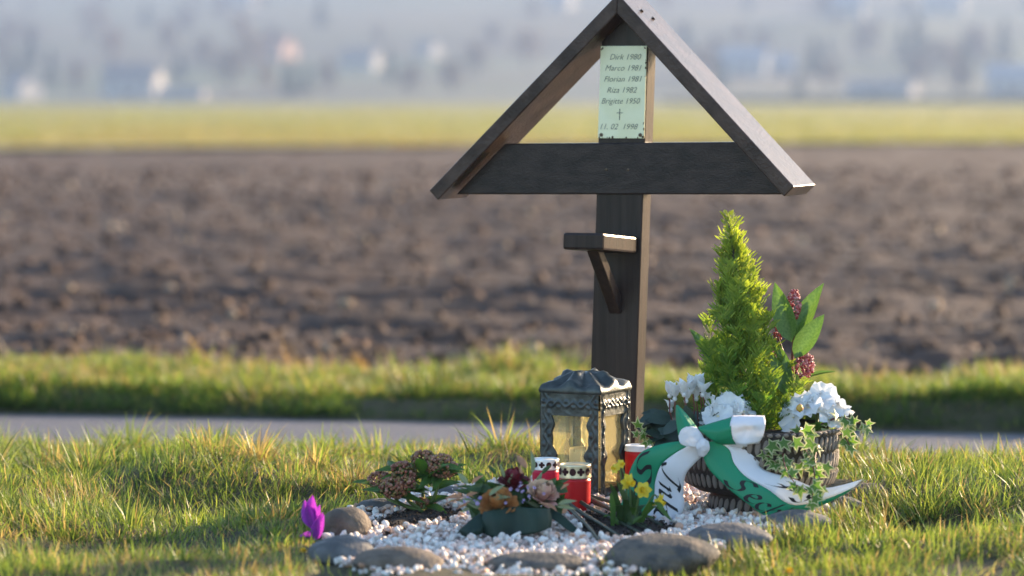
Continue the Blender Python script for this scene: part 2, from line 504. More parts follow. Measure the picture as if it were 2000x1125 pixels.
house(1645, 36, 1, 'wall', 'roof_pale', -10, 'blurred bluish white house high on the slope, right of the cross', 0.9)
house(1845, 26, 1, 'wall', 'roof_pale', -15, 'blurred bluish white house at the upper right corner', 1.0)
house(1980, 186, 1, 'wall', 'roof_pale', -14, 'hazy bluish house at the far right edge of the field', 0.7)
house(1095, 18, 0, 'wall', 'roof_pale', -15, 'blurred pale house at the top edge just left of the roof apex', 0.9)
house(1372, 160, 0, 'wall', 'roof', -30, 'tiny hazy house half hidden by the right roof board of the cross', 0.5)

M['bark'] = mat('tree_bark', (0.06, 0.05, 0.04), (0.1, 0.08, 0.07), 2, 0.9)
LEAFM = [mat('crown_bare_twigs', (0.13, 0.10, 0.085), (0.18, 0.13, 0.11), 0.5, 0.9, trans=0.2),
         mat('crown_evergreen', (0.030, 0.052, 0.026), (0.05, 0.075, 0.035), 0.5, 0.9, trans=0.2),
         mat('crown_rusty', (0.22, 0.13, 0.075), (0.28, 0.18, 0.10), 0.5, 0.9, trans=0.2)]
def tree_proto(kind):
    rnd = np.random.default_rng(40 + kind)
    H = 11.0
    t = MB(); t.tube([(0, 0, -0.5), (0.1, 0, 2.5), (0.05, 0.1, 6), (0, 0, 10)], [0.32, 0.25, 0.16, 0.03], 6)
    for k in range(7):
        a_ = k * 2.4; z0 = 2.6 + k * 0.8
        t.tube([(0, 0, z0), (math.cos(a_) * 1.3, math.sin(a_) * 1.3, z0 + 1.2), (math.cos(a_) * 2.2, math.sin(a_) * 2.2, z0 + 2.6)], [0.12, 0.08, 0.02], 5)
    n = 420 if kind != 1 else 620
    if kind == 1:
        z = 1.0 + 10 * rnd.random(n) ** 1.2; r = (11.3 - z) * 0.26 * np.sqrt(rnd.random(n)); an = rnd.random(n) * 6.28
        P = np.stack([r * np.cos(an), r * np.sin(an), z], 1)
    else:
        cl = np.array([[math.cos(k * 2.4) * 1.9, math.sin(k * 2.4) * 1.9, 4.2 + k * 0.75] for k in range(8)] + [[0, 0, 9.4]])
        P = cl[rnd.integers(0, 9, n)] + rnd.normal(0, 0.85, (n, 3))
    q = MB()
    for p in P:
        R = Quaternion(rnd.normal(size=4)).normalized().to_matrix()
        s_ = rnd.uniform(0.22, 0.5)
        q.add([Vector(p) + R @ Vector(c) * s_ for c in ((-1, -.6, 0), (1, -.5, .1), (.9, .6, 0), (-.8, .6, -.1))], [(0, 1, 2, 3)])
    return t.mesh('trunk', M['bark']), q.mesh('crown', LEAFM[kind], False)
TP = [tree_proto(k) for k in range(3)]
TL = [('bare_tree', 'blurred bare grey brown tree on the hazy far slope', 'bare trees on the far slope'),
      ('evergreen_tree', 'blurred dark evergreen tree on the hazy far slope', 'evergreen trees on the far slope'),
      ('rusty_tree', 'blurred rusty brown tree on the hazy far slope', 'rusty trees on the far slope')]
def tree(px, py, kind, sc, label=None):
    p = hill_spot(px, py)
    nm, lb, gr = TL[kind]
    r = empty(nm, (p.x, p.y, p.z - 0.3), label or lb, 'tree', gr)
    r.rotation_euler.z = random.random() * 6.28; r.scale = (sc * random.uniform(0.9, 1.3),) * 2 + (sc,)
    for nm_, me in zip(('trunk', 'crown'), TP[kind]):
        o = bpy.data.objects.new(nm_, me); COL.objects.link(o); o.parent = r
for px, py, k, s_ in ((100, 170, 1, 1.1), (150, 190, 0, .9), (20, 150, 1, 1.0), (215, 175, 1, .8), (565, 192, 1, 1.0), (598, 185, 1, .8), (490, 150, 2, 1.3), (520, 185, 2, .8),
                      (450, 185, 0, 1.1), (400, 150, 0, 1.2), (330, 120, 0, 1.2), (640, 190, 0, .8), (760, 160, 1, .9), (800, 190, 0, .8), (880, 190, 0, .9), (930, 160, 0, 1),
                      (1790, 150, 1, 1.9), (1760, 120, 1, 1.2), (1830, 160, 0, 1.2), (1690, 130, 0, 1.4), (1900, 140, 0, 1.4), (1960, 120, 1, 1.3), (1620, 180, 0, .8), (1560, 185, 1, .6),
                      (1490, 120, 0, 1), (1400, 130, 0, 1), (1340, 100, 1, 1), (1950, 185, 0, .8), (1870, 185, 0, .8), (60, 110, 0, 1.1)):
    tree(px, py, k, s_ * 0.8, {(1790, 150): 'tallest dark blurred evergreen, on the slope at upper right', (490, 150): 'largest rusty brown blurred tree, below the pinkish house',
                               (100, 170): 'dark blurred evergreen right of the pale house at far left', (565, 192): 'dark blurred evergreen at the field edge, left of centre'}.get((px, py)))
for k in range(58):
    tree(random.uniform(-150, 2150), random.choice((random.uniform(20, 90), random.uniform(90, 185))), random.choice((0, 0, 0, 1, 2)), random.uniform(0.5, 0.95))

# low dark hedge behind the crop at the right
hb = MB(); hr = np.random.default_rng(3)
p0, p1 = at(1290, 199, 496), at(2060, 190, 493)
for k in range(900):
    u = hr.random(); c = p0.lerp(p1, u); hh = 0.75 + 0.5 * u
    c = Vector((c.x, c.y + hr.normal(0, 0.6), LOW + hr.random() * hh))
    R = Quaternion(hr.normal(size=4)).normalized().to_matrix(); s_ = hr.uniform(0.3, 0.55)
    hb.add([c + R @ Vector(q) * s_ for q in ((-1, -.6, 0), (1, -.5, .1), (.9, .6, 0), (-.8, .6, -.1))], [(0, 1, 2, 3)])
tag(hb.build('hedge', mat('hedge_twigs', (0.05, 0.042, 0.035), (0.075, 0.06, 0.05), 1, 0.9), local=(p0.x, p0.y, LOW)), 'low dark hedge behind the green field at right', 'hedge')

# ------------------------------------------------------------------ wayside cross
CX = (1192 - 1000) / 950.0
CR = empty('wayside_cross', (CX, 0, -0.02), 'dark stained wooden memorial cross with gabled roof, name plate and small shelf', 'cross')
TH = rad(-22)
ct, st_ = math.cos(TH), math.sin(TH)
LEAN = 0.031 / ct
def cw(u, w, z):
    """cross coordinates: u right, w back, z up -> world"""
    u2 = u + LEAN * z
    return Vector((CX + u2 * ct - w * st_, u2 * st_ + w * ct, z))
def cprism(mb, poly, w0, w1, mi=0):
    mb.prism([cw(u, w0, z) for u, z in poly], cw(0, w1, 0) - cw(0, w0, 0), mi)
AP = 1.010          # outer apex of the roof
RT = 0.0285         # board thickness
post = MB(); cprism(post, [(-.051, -.12), (.051, -.12), (.051, .914), (0, .962), (-.051, .914)], 0, .052)
post.build('post', M['wood'], CR, False, 0.003)
bar = MB(); cprism(bar, [(-.362, .597), (.361, .605), (.257, .710), (-.255, .704)], -.007, .045)
bar.build('crossbar', M['woodh'], CR, False, 0.003)
S2 = math.sqrt(0.5)
rt = RT / S2
for sgn, ln in ((-1, .404), (1, .388)):
    q = MB()
    slope = 1.0
    a0 = (0.0, AP); b0 = (sgn * ln, AP - ln * slope)
    c0 = (sgn * (ln - RT * S2), AP - ln * slope - RT * S2); d0 = (0.0, AP - rt)
    if sgn > 0:
        a0 = (-RT * S2 * 0.999 + 0.0, AP - RT * S2 + 0.0) if False else a0
    poly = [a0, b0, c0, d0]
    if sgn > 0: poly = poly[::-1]
    cprism(q, poly[::-1], -.052, .100)
    q.build('roof_board', [mat('stained_wood_roof', (0.034, 0.020, 0.016), (0.072, 0.044, 0.035), 9, 0.31, 0.15, 60, stretch=(2.5, 2.5, 2.5), spec=0.5, ior=1.3, detail=6)], CR, False, 0.0025)
for k, (u, w) in enumerate(((.035, -.0), (.05, .03))):
    q = MB(); c = cw(u, w, AP - u + 0.001)
    q.tube([c, c + Vector((0.0015, 0, 0.0015))], 0.004, 8); q.build('nail_head', mat('rusty_steel', (0.09, 0.05, 0.035), (0.14, 0.07, 0.04), 80, 0.7), CR)
for u in (-.028, .020):
    q = MB(); q.tube([cw(u, -.0085, .652), cw(u, -.0065, .652)], 0.0028, 8); q.build('nail_head', M['doorfar'], CR)
# shelf and strut
sh = MB()
tilt = rad(4.5)
def shp(u, w, z): return cw(u, w * math.cos(tilt), .497 + z - w * math.sin(tilt))
sh.add([shp(u, w, z) for z in (-.017, .017) for w in (-.205, -.001) for u in (-.0435, .0435)],
       [(0, 2, 3, 1), (4, 5, 7, 6), (0, 1, 5, 4), (2, 6, 7, 3), (0, 4, 6, 2), (1, 3, 7, 5)])
so = sh.build('shelf', M['wood'], CR, False, 0.005)
q = MB()
q.add([cw(u, w, z) for (w, z) in ((-.150, .492), (-.116, .490), (-.003, .392), (-.003, .355)) for u in (-.0125, .0125)],
      [(0, 2, 3, 1), (2, 4, 5, 3), (4, 6, 7, 5), (6, 0, 1, 7), (0, 6, 4, 2), (1, 3, 5, 7)])
q.build('strut', M['wood'], so, False, 0.002)
# name plate
M['plate'] = mat('enamel_plate', (0.76, 0.74, 0.48), (0.82, 0.80, 0.56), 18, 0.32, 0.04, 90, spec=0.5)
M['ink'] = mat('engraved_letters', (0.17, 0.175, 0.14), (0.24, 0.24, 0.20), 200, 0.6)
pl = MB(); cprism(pl, [(-.0505, .716), (.0505, .716), (.0495, .905), (-.0510, .905)], -.0032, -.0002)
plo = pl.build('name_plate', M['plate'], CR, False, 0.0008)
for u in (-.043, .042):
    q = MB(); q.tube([cw(u, -.0055, .723), cw(u, -.0030, .723)], [0.0034, 0.0042], 10); q.build('screw', M['doorfar'], plo)
rim = MB()
rn = random.Random(4)
for k in range(26):
    side = rn.random()
    if side < .45: u, z = rn.uniform(-.05, .05), .7172 + abs(rn.gauss(0, .0008))
    elif side < .85: u, z = .0492 - abs(rn.gauss(0, .0006)), .717 + rn.random() ** 1.6 * .17
    else: u, z = rn.choice((-.047, .046)) + rn.gauss(0, .0015), .9025 - abs(rn.gauss(0, .003))
    r_ = rn.uniform(.0006, .0019)
    pts = [cw(u + math.cos(t) * r_ * rn.uniform(.6, 1.2), -.0036, z + math.sin(t) * r_ * rn.uniform(.8, 2.2)) for t in np.linspace(0, 5.5, 7)]
    rim.add(pts, [tuple(range(7))])
tag(rim.build('rust_spots', mat('rust', (0.05, 0.03, 0.02), (0.12, 0.07, 0.03), 300, 0.8), plo, False), kind='stuff')
def text_polys(txt, size, shear=0.0):
    cu = bpy.data.curves.new('lettering', 'FONT'); cu.body = txt; cu.size = size; cu.shear = shear; cu.align_x = 'CENTER'
    cu.resolution_u = 3; cu.offset = -0.00012
    o = bpy.data.objects.new('lettering', cu); COL.objects.link(o)
    me = o.to_mesh(); V = [v.co.copy() for v in me.vertices]; F = [tuple(p.vertices) for p in me.polygons]
    o.to_mesh_clear(); bpy.data.objects.remove(o); bpy.data.curves.remove(cu)
    return V, F
for txt, z, du in (('Dirk 1980', .877, .006), ('Marco 1981', .8545, .003), ('Florian 1981', .832, .003), ('Riza 1982', .8095, .001), ('Brigitte 1950', .787, -.001), ('11. 02  1998', .7345, -.004)):
    V, F = text_polys(txt, 0.0165, 0.32)
    wd = max(v.x for v in V) - min(v.x for v in V)
    s_ = min(1.0, 0.084 / wd)
    q = MB(); q.add([cw(du - .003 + v.x * s_, -.0042, z + v.y) for v in V], F)
    q.build('lettering', M['ink'], plo, False)
q = MB()
cprism(q, [(-.0048, .7535), (-.0036, .7535), (-.0036, .7765), (-.0048, .7765)], -.0044, -.0034)
cprism(q, [(-.0108, .7675), (.0024, .7675), (.0024, .7688), (-.0108, .7688)], -.0041, -.0034)
q.build('engraved_cross', M['ink'], plo, False)

# ------------------------------------------------------------------ grass
BED = [ground_at(*p) for p in ((628, 1085), (660, 1128), (760, 1150), (950, 1155), (1210, 1150), (1390, 1100), (1520, 1058), (1630, 1018), (1668, 990), (1600, 965), (1420, 945), (1260, 938),
                               (1090, 942), (1000, 962), (900, 970), (790, 984), (700, 1004), (640, 1040))]
def inside(x, y, poly):
    x = np.asarray(x); y = np.asarray(y); r = np.zeros(x.shape, bool); n = len(poly)
    for i in range(n):
        x1, y1 = poly[i].x, poly[i].y; x2, y2 = poly[(i + 1) % n].x, poly[(i + 1) % n].y
        c = ((y1 > y) != (y2 > y)) & (x < (x2 - x1) * (y - y1) / (y2 - y1 + 1e-12) + x1)
        r ^= c
    return r
GREEN = np.array([0.110, 0.180, 0.038]); LIME = np.array([0.245, 0.285, 0.065]); STRAW = np.array([0.36, 0.27, 0.13]); DARKG = np.array([0.045, 0.085, 0.020])
def grass_cols(n, dry, lush_shade):
    r = RNG.random(n)[:, None]
    c = GREEN * (1 - r) + LIME * r
    k = RNG.random(n) < lush_shade * 0.25
    c[k] = DARKG * RNG.uniform(0.8, 1.5, (k.sum(), 1))
    k = RNG.random(n) < dry
    c[k] = STRAW * RNG.uniform(0.55, 1.15, (k.sum(), 1))
    return c * RNG.uniform(0.85, 1.4, (n, 1))
EXCL = [ground_at(*q) for q in ((596, 1100), (560, 1500), (1440, 1500), (1400, 1130), (1500, 1078), (1640, 1030), (1400, 1000), (640, 1040))]
def ok_lawn(x, y):
    return (y < ROAD0 + road_shift(x) - 0.16) & ~inside(x, y, BED) & ~inside(x, y, EXCL)
def lawn_grass():
    # short turf everywhere
    n = 105000
    d = 4.95 + 3.0 * RNG.random(n) ** 0.9
    x = RNG.uniform(-1, 1, n) * (0.21 * d + 0.15); y = d - 6.5
    keep = ok_lawn(x, y)
    hol = vn(x * 2.2 + 3, y * 3.0, 14)
    keep &= ~((hol > 0.60) & (RNG.random(n) < 0.8))
    x, y = x[keep], y[keep]; n = len(x)
    cl = vn(x * 6, y * 6, 12); cl2 = vn(x * 1.6, y * 1.6, 13)
    H = (0.010 + 0.038 * cl ** 1.6 + 0.018 * cl2) * RNG.uniform(0.5, 1.4, n)
    W = RNG.uniform(0.0014, 0.0030, n)
    az = vn(x * 4, y * 4, 15) * 9 + RNG.normal(0, 0.9, n)
    lean = np.clip(0.3 + RNG.normal(0, 0.28, n), -0.2, 0.9); bend = np.abs(RNG.normal(0.25, 0.28, n))
    dry = np.clip(0.10 + 0.75 * (vn(x * 3.3, y * 3.3, 16) - 0.45) + 0.15 * (y < -0.6), 0.03, 0.6)
    out = [(np.stack([x, y, lawn_z(x, y) - 0.003], 1), H, W, az, lean, bend, grass_cols(n, dry, 1 - dry))]
    # tufts of longer blades
    nt_ = 620
    d = 5.0 + 2.75 * RNG.random(nt_) ** 0.9
    tx = RNG.uniform(-1, 1, nt_) * (0.21 * d + 0.12); ty = d - 6.5
    k = ok_lawn(tx, ty); tx, ty = tx[k], ty[k]; nt_ = len(tx)
    per = RNG.integers(25, 95, nt_); idx = np.repeat(np.arange(nt_), per); n = len(idx)
    th = (0.034 + 0.044 * RNG.random(nt_) ** 1.6) * np.where(ty > 0.1, np.where(tx < -0.75, 1.6, 1.3), 1.0) * np.where(ty < -0.75, 0.75, 1.0)
    tdry = np.where(RNG.random(nt_) < 0.17, 0.75, 0.08); tb = RNG.uniform(0.7, 1.25, nt_); ts = RNG.uniform(0.012, 0.040, nt_)
    ox, oy = RNG.normal(0, 1, n) * ts[idx], RNG.normal(0, 1, n) * ts[idx]
    x, y = tx[idx] + ox, ty[idx] + oy
    H = th[idx] * RNG.uniform(0.5, 1.25, n)
    az = np.arctan2(oy, ox) + RNG.normal(0, 0.5, n)
    lean = np.clip(0.15 + 0.45 * np.hypot(ox, oy) / ts[idx] * 0.5 + RNG.normal(0, 0.15, n), -0.1, 0.85)
    c = grass_cols(n, tdry[idx], 1 - tdry[idx]) * tb[idx][:, None]
    k = ok_lawn(x, y)
    out.append(tuple(q[k] for q in (np.stack([x, y, lawn_z(x, y) - 0.003], 1), H, RNG.uniform(0.0018, 0.0042, n), az, lean, np.abs(RNG.normal(0.3, 0.25, n)), c)))
    # scattered dry stems
    n = 500
    d = 5.0 + 2.7 * RNG.random(n); x = RNG.uniform(-1, 1, n) * (0.21 * d + 0.1); y = d - 6.5
    k = ok_lawn(x, y); x, y = x[k], y[k]; n = len(x)
    out.append((np.stack([x, y, lawn_z(x, y)], 1), RNG.uniform(0.03, 0.085, n), RNG.uniform(0.001, 0.002, n), RNG.random(n) * 6.28, RNG.uniform(0, .7, n), RNG.uniform(0, .5, n), STRAW * RNG.uniform(.7, 1.3, (n, 1))))
    return [np.concatenate(q) for q in zip(*out)]
tag(link('lawn_grass', grass_mesh('lawn_grass', *lawn_grass(), M['grass'])), 'sunlit rough green grass around the memorial bed', 'grass', kind='stuff')
# verge grass
n = 72000
x = RNG.uniform(-2.6, 2.6, n); v = RNG.random(n) ** 1.45
y = ROAD1 + 0.02 + 1.15 * v + road_shift(x)
cl = 0.55 * vn(x * 2.2, y * 2.2, 18) + 0.45 * vn(x * 7, y * 7, 28)
kp = ~((v > 0.72) & (vn(x * 3, y * 3, 19) > 0.45)); x, y, v, cl = x[kp], y[kp], v[kp], cl[kp]; n = len(x)
H = (0.016 + 0.085 * cl ** 1.5) * RNG.uniform(0.5, 1.4, n) * np.where(v < 0.22, 1.25, np.clip(0.85 + 1.0 * v, 0, 1.15))
dry = np.clip(0.20 + 0.7 * (vn(x * 1.5, y * 1.5, 20) - 0.4) + 0.25 * np.clip(v - 0.6, 0, 1), 0.05, 0.6)
P = np.stack([x, y, verge_z(x, y, 1.15 * v + 0.02) - 0.004], 1)
dry *= np.clip(v * 4, 0.1, 1)
me = grass_mesh('verge_grass', P, H, RNG.uniform(0.003, 0.006, n), np.where(v < 0.22, RNG.normal(-1.5, 0.9, n), RNG.normal(2.6, 1.2, n)), np.clip(RNG.normal(0.3, 0.3, n), -.2, .8), np.abs(RNG.normal(.3, .3, n)), grass_cols(n, dry, np.clip(1 - dry + 3.0 * (v < 0.2), 0, 3.4)), M['grass'])  # front blades coloured mostly dark green, painting in the shaded road side
tag(link('verge_grass', me), 'blurred green grass verge beyond the road', 'grass', kind='stuff')
# taller tufts in the verge
nt_ = 170
tx = RNG.uniform(-2.4, 2.4, nt_); tm = RNG.uniform(0.08, 1.15, nt_)
tx[:4] = (0.0, 0.06, 0.14, -0.05); tm[:4] = (1.0, 1.05, 0.95, 1.1)
per = RNG.integers(30, 110, nt_); idx = np.repeat(np.arange(nt_), per); n = len(idx)
th = 0.05 + 0.06 * RNG.random(nt_) ** 2; th[:4] = 0.13
tdry = np.where(RNG.random(nt_) < 0.35, 0.75, 0.12); tb = RNG.uniform(0.6, 1.2, nt_)
ox, oy = RNG.normal(0, 0.04, n), RNG.normal(0, 0.04, n)
x = tx[idx] + ox; m_ = np.clip(tm[idx] + oy, 0.03, 1.3); y = ROAD1 + m_ + road_shift(x)
me = grass_mesh('verge_tufts', np.stack([x, y, verge_z(x, y, m_) - 0.004], 1), th[idx] * RNG.uniform(.5, 1.25, n), RNG.uniform(0.003, 0.0065, n), np.arctan2(oy, ox) + RNG.normal(0, .5, n),
                np.clip(RNG.normal(.3, .2, n), -.1, .8), np.abs(RNG.normal(.3, .25, n)), grass_cols(n, tdry[idx], 1 - tdry[idx]) * tb[idx][:, None], M['grass'])
tag(link('verge_tufts', me), 'taller uneven grass tufts and straw in the verge beyond the road', 'grass', kind='stuff')
# dry stalks at the field edge
n = 900
x = RNG.uniform(-2.6, 2.6, n); x = np.where(RNG.random(n) < 0.5, -np.abs(x) * 0.9 - 0.1, x)
y = ROAD1 + RNG.uniform(0.85, 1.6, n) + road_shift(x)
H = RNG.uniform(0.05, 0.21, n) * np.where(x < -0.4, 1.0, 0.6)
me = grass_mesh('dry_stalks', np.stack([x, y, np.full(n, LOW - 0.01)], 1), H, RNG.uniform(0.004, 0.009, n), RNG.normal(2.9, .6, n), np.clip(RNG.normal(.5, .25, n), 0, .9), np.abs(RNG.normal(.4, .4, n)),
                STRAW * np.array([1.0, 0.85, 0.75]) * RNG.uniform(.5, 1.1, (n, 1)), M['grass'])
tag(link('dry_stalks', me), 'dry straw stalks along the edge of the ploughed field', 'dry grass', kind='stuff')

# ------------------------------------------------------------------ memorial bed: soil, gravel, ring of stones
M['bedsoil'] = mat('dark_potting_soil', (0.020, 0.014, 0.010), (0.045, 0.030, 0.022), 60, 0.95, 0.9, 160)
M['bedbase'] = mat('gravel_bedding', (0.34, 0.29, 0.26), (0.48, 0.43, 0.40), 90, 0.9, 0.8, 150)
M['pebble'] = mat('marble_pebbles', (0.92, 0.92, 0.92), (1.06, 1.04, 1.02), 60, 0.55, 0.3, 200, attr=True)
def bed_z(x, y):
    return 0.006 + 0.010 * (vn(np.asarray(x) * 4, np.asarray(y) * 4, 41) - 0.5)
bc = Vector((0, 0, 0))
for p in BED: bc += p / len(BED)
SOIL = [([ground_at(*p) for p in ((720, 1042), (745, 1030), (800, 1014), (860, 1010), (905, 1016), (900, 1030), (850, 1040), (790, 1048), (745, 1052))], 'skimmia'),
        ([ground_at(*p) for p in ((1120, 1052), (1150, 1020), (1210, 1015), (1260, 1028), (1325, 1045), (1320, 1062), (1260, 1066), (1215, 1078), (1160, 1072))], 'daffodil')]
b = MB(); n = len(BED)
rings = []
for f in (1.0, 0.75, 0.5, 0.25, 0.02):
    rings.append([Vector((bc.x + (p.x - bc.x) * f, bc.y + (p.y - bc.y) * f, 0)) for p in BED])
for r in rings:
    for p in r: p.z = float(bed_z(p.x, p.y))
b.grid(rings, 0, True)
tag(b.build('gravel_bed', M['bedbase']), kind='structure')
# soil patches
for poly, nm in SOIL:
    c = Vector((0, 0, 0))
    for p in poly: c += p / len(poly)
    q = MB(); rg = []
    dense = []
    for i in range(len(poly)):
        for k in range(4): dense.append(poly[i].lerp(poly[(i + 1) % len(poly)], k / 4))
    for f, h in ((1.04, 0.006), (0.94, 0.012), (0.75, 0.016), (0.5, 0.020), (0.25, 0.022), (0.02, 0.022)):
        rg.append([Vector((c.x + (p.x - c.x) * f, c.y + (p.y - c.y) * f, h + 0.014 * (float(vn(p.x * 70 * f, p.y * 70 * f, 44)) - 0.5) + (0.004 if f > 1 else 0))) for p in dense])
    q.grid(rg, 0, True)
    tag(q.build('soil_patch', M['bedsoil'], local=(c.x, c.y, 0)), kind='structure')
# crumbs of soil
crP = []
for poly, nm in SOIL:
    xs_ = [p.x for p in poly]; ys_ = [p.y for p in poly]
    x = RNG.uniform(min(xs_), max(xs_), 900); y = RNG.uniform(min(ys_), max(ys_), 900)
    k = inside(x, y, poly); crP.append(np.stack([x[k], y[k], 0.014 + RNG.random(k.sum()) * 0.010], 1))
crP = np.concatenate(crP); n = len(crP)
me = scatter('soil_crumbs', protos, icoF1, crP, RNG.uniform(0.001, 0.004, (n, 1)) * RNG.uniform(.7, 1.2, (n, 3)), M['clod'], np.array([0.03, 0.021, 0.016]) * RNG.uniform(.6, 1.8, (n, 1)))
tag(link('soil_crumbs', me), 'dark soil crumbs around the planted flowers', 'soil', kind='stuff')
# gravel
icoV2, icoF2 = ico(2)
gp = []
for k in range(14):
    rr_ = np.random.default_rng(k)
    V = icoV2.copy()
    for _ in range(11):           # chipped facets
        nrm = rr_.normal(size=3); nrm /= np.linalg.norm(nrm); dcut = rr_.uniform(0.32, 0.62)
        dd = V @ nrm; V = V - np.outer(np.clip(dd - dcut, 0, None), nrm)
    gp.append(V)
n = 13000
xs_ = [p.x for p in BED]; ys_ = [p.y for p in BED]
x = RNG.uniform(min(xs_), max(xs_), n); y = RNG.uniform(min(ys_), max(ys_), n)
k = inside(x, y, BED)
for poly, nm in SOIL: k &= ~inside(x, y, poly)
x, y = x[k], y[k]; n = len(x)
sz = RNG.uniform(0.005, 0.0108, n)
tone = RNG.random(n)
pc = np.array([0.76, 0.70, 0.64]) * RNG.uniform(0.82, 1.08, (n, 1))
k = tone < 0.38; pc[k] = np.array([0.66, 0.50, 0.43]) * RNG.uniform(0.8, 1.15, (k.sum(), 1))
k = tone < 0.07; pc[k] = np.array([0.46, 0.27, 0.18]) * RNG.uniform(0.8, 1.2, (k.sum(), 1))
me = scatter('gravel', gp, icoF2, np.stack([x, y, bed_z(x, y) + sz * 0.5 + RNG.random(n) * 0.016], 1), sz[:, None] * RNG.uniform(0.75, 1.3, (n, 3)), M['pebble'], np.clip(pc, 0, 0.85))
tag(link('gravel', me), 'white and pink marble gravel filling the memorial bed', 'gravel', kind='stuff')
# ring stones
STN = [mat('river_stone_grey', (0.075, 0.076, 0.078), (0.135, 0.13, 0.125), 22, 0.8, 0.5, 110, detail=9, lo=.4, hi=.6),
       mat('river_stone_brown', (0.090, 0.070, 0.052), (0.165, 0.130, 0.10), 20, 0.8, 0.5, 110, detail=9, lo=.4, hi=.6),
       mat('river_stone_mottled', (0.065, 0.062, 0.058), (0.14, 0.115, 0.09), 30, 0.85, 0.7, 130, detail=9, lo=.42, hi=.58)]
icoV3, icoF3 = ico(4)
def stone(px, py, wpx, hpx, dep, mi, seed, label, rz=0.0):
    p = ground_at(px, py)
    s_ = FPX / (p.y + 6.5)
    wx, hz_ = wpx / s_ / 2, hpx / s_
    q = MB(); V = []
    for v in icoV3:
        v = Vector(v)
        r = 1 + 0.16 * mnoise.noise(v * 1.1 + Vector((seed * 3.3, 0, 0))) + 0.05 * mnoise.noise(v * 3 + Vector((0, seed * 5.1, 0))) + 0.016 * mnoise.noise(v * 9) + 0.007 * mnoise.noise(v * 21)
        w = Vector((v.x * wx, v.y * dep, v.z * hz_ * 0.62)) * r
        w = Matrix.Rotation(rz, 3, 'Z') @ w
        V.append(w + Vector((p.x, p.y + dep * 0.6, hz_ * 0.36 + 0.010)))
    q.add(V, [tuple(f) for f in icoF3])
    o = q.build('border_stone', STN[mi], local=(p.x, p.y + dep * 0.6, 0))
    tag(o, label, 'stone', 'stones bordering the gravel bed')
stone(668, 1120, 136, 58, 0.06, 0, 1, 'smooth grey stone at the front left corner of the bed')
stone(677, 1063, 96, 62, 0.045, 1, 2, 'rounded brown stone beside the purple flower')
stone(744, 1012, 92, 27, 0.04, 0, 3, 'grey stone behind the red budded shrub, at the left')
stone(880, 985, 66, 24, 0.035, 0, 4, 'small grey stone right of the red budded shrub, at the back')
stone(776, 1136, 186, 52, 0.055, 1, 5, 'long flat brown stone at the lower edge, left of centre')
stone(1048, 1140, 206, 44, 0.055, 2, 6, 'flat grey brown stone at the lower edge under the bouquet')
stone(1292, 1132, 222, 70, 0.07, 2, 7, 'large mottled stone at the front below the daffodils')
stone(1428, 1086, 168, 48, 0.055, 0, 8, 'smooth blue grey stone below the woven basket')
stone(1562, 1052, 140, 42, 0.05, 0, 9, 'grey stone half hidden by grass right of the basket foot')
stone(1640, 1010, 100, 28, 0.04, 0, 10, 'dark grey stone under the ribbon end at right')
stone(1684, 994, 118, 40, 0.04, 1, 11, 'reddish brown stone lying in the grass right of the ribbon', 0.25)

# ------------------------------------------------------------------ lantern
M['bronze'] = mat('patinated_bronze', (0.032, 0.040, 0.038), (0.072, 0.080, 0.074), 45, 0.38, 0.15, 200, metal=0.3, spec=0.6)
M['amber'] = bpy.data.materials.new('amber_glass'); M['amber'].use_nodes = True
nt = M['amber'].node_tree; bs = nt.nodes['Principled BSDF']
bs.inputs['Base Color'].default_value = (0.70, 0.64, 0.40, 1); bs.inputs['Roughness'].default_value = 0.25
tr = nt.nodes.new('ShaderNodeBsdfTransparent'); tr.inputs['Color'].default_value = (0.96, 0.90, 0.66, 1)
tl = nt.nodes.new('ShaderNodeBsdfTranslucent'); tl.inputs['Color'].default_value = (0.8, 0.70, 0.40, 1)
m1 = nt.nodes.new('ShaderNodeMixShader'); m1.inputs['Fac'].default_value = 0.35
m2 = nt.nodes.new('ShaderNodeMixShader')
nz = nt.nodes.new('ShaderNodeTexNoise'); nz.inputs['Scale'].default_value = 12; mr = nt.nodes.new('ShaderNodeMapRange')
mr.inputs['To Min'].default_value = 0.27; mr.inputs['To Max'].default_value = 0.36
nt.links.new(nz.outputs['Fac'], mr.inputs['Value']); nt.links.new(mr.outputs[0], m2.inputs['Fac'])
nt.links.new(bs.outputs[0], m1.inputs[1]); nt.links.new(tl.outputs[0], m1.inputs[2])
nt.links.new(tr.outputs[0], m2.inputs[1]); nt.links.new(m1.outputs[0], m2.inputs[2]); nt.links.new(m2.outputs[0], nt.nodes['Material Output'].inputs['Surface'])
LA = 0.128; LH = 0.217
lp = ground_at(1170, 992)
lrot = rad(-29)
LC = lp + Matrix.Rotation(lrot, 3, 'Z') @ Vector((-LA / 2, LA / 2, 0))
LT = empty('grave_lantern', (LC.x, LC.y, 0.004), 'patinated bronze grave lantern with amber panes at the foot of the cross', 'lantern')
def lw(face, u, dout, z):
    """point on lantern face (0 front, 1 right, 2 back, 3 left); u along, dout outwards"""
    v = Matrix.Rotation(face * math.pi / 2, 3, 'Z') @ Vector((u, -LA / 2 - dout, z))
    return LC + Matrix.Rotation(lrot, 3, 'Z') @ v + Vector((0, 0, 0.004))
def halfw(z):
    t = z / LH
    return LA * (0.325 - 0.075 * math.exp(-((t - 0.44) / 0.075) ** 2) - 0.045 * math.exp(-((t - 0.70) / 0.05) ** 2) + 0.012 * math.sin(t * 40) + 0.02 * (t - 0.5) - 0.02 * math.exp(-((t - 0.12) / 0.06) ** 2))
Z0, Z1 = 0.032, 0.173
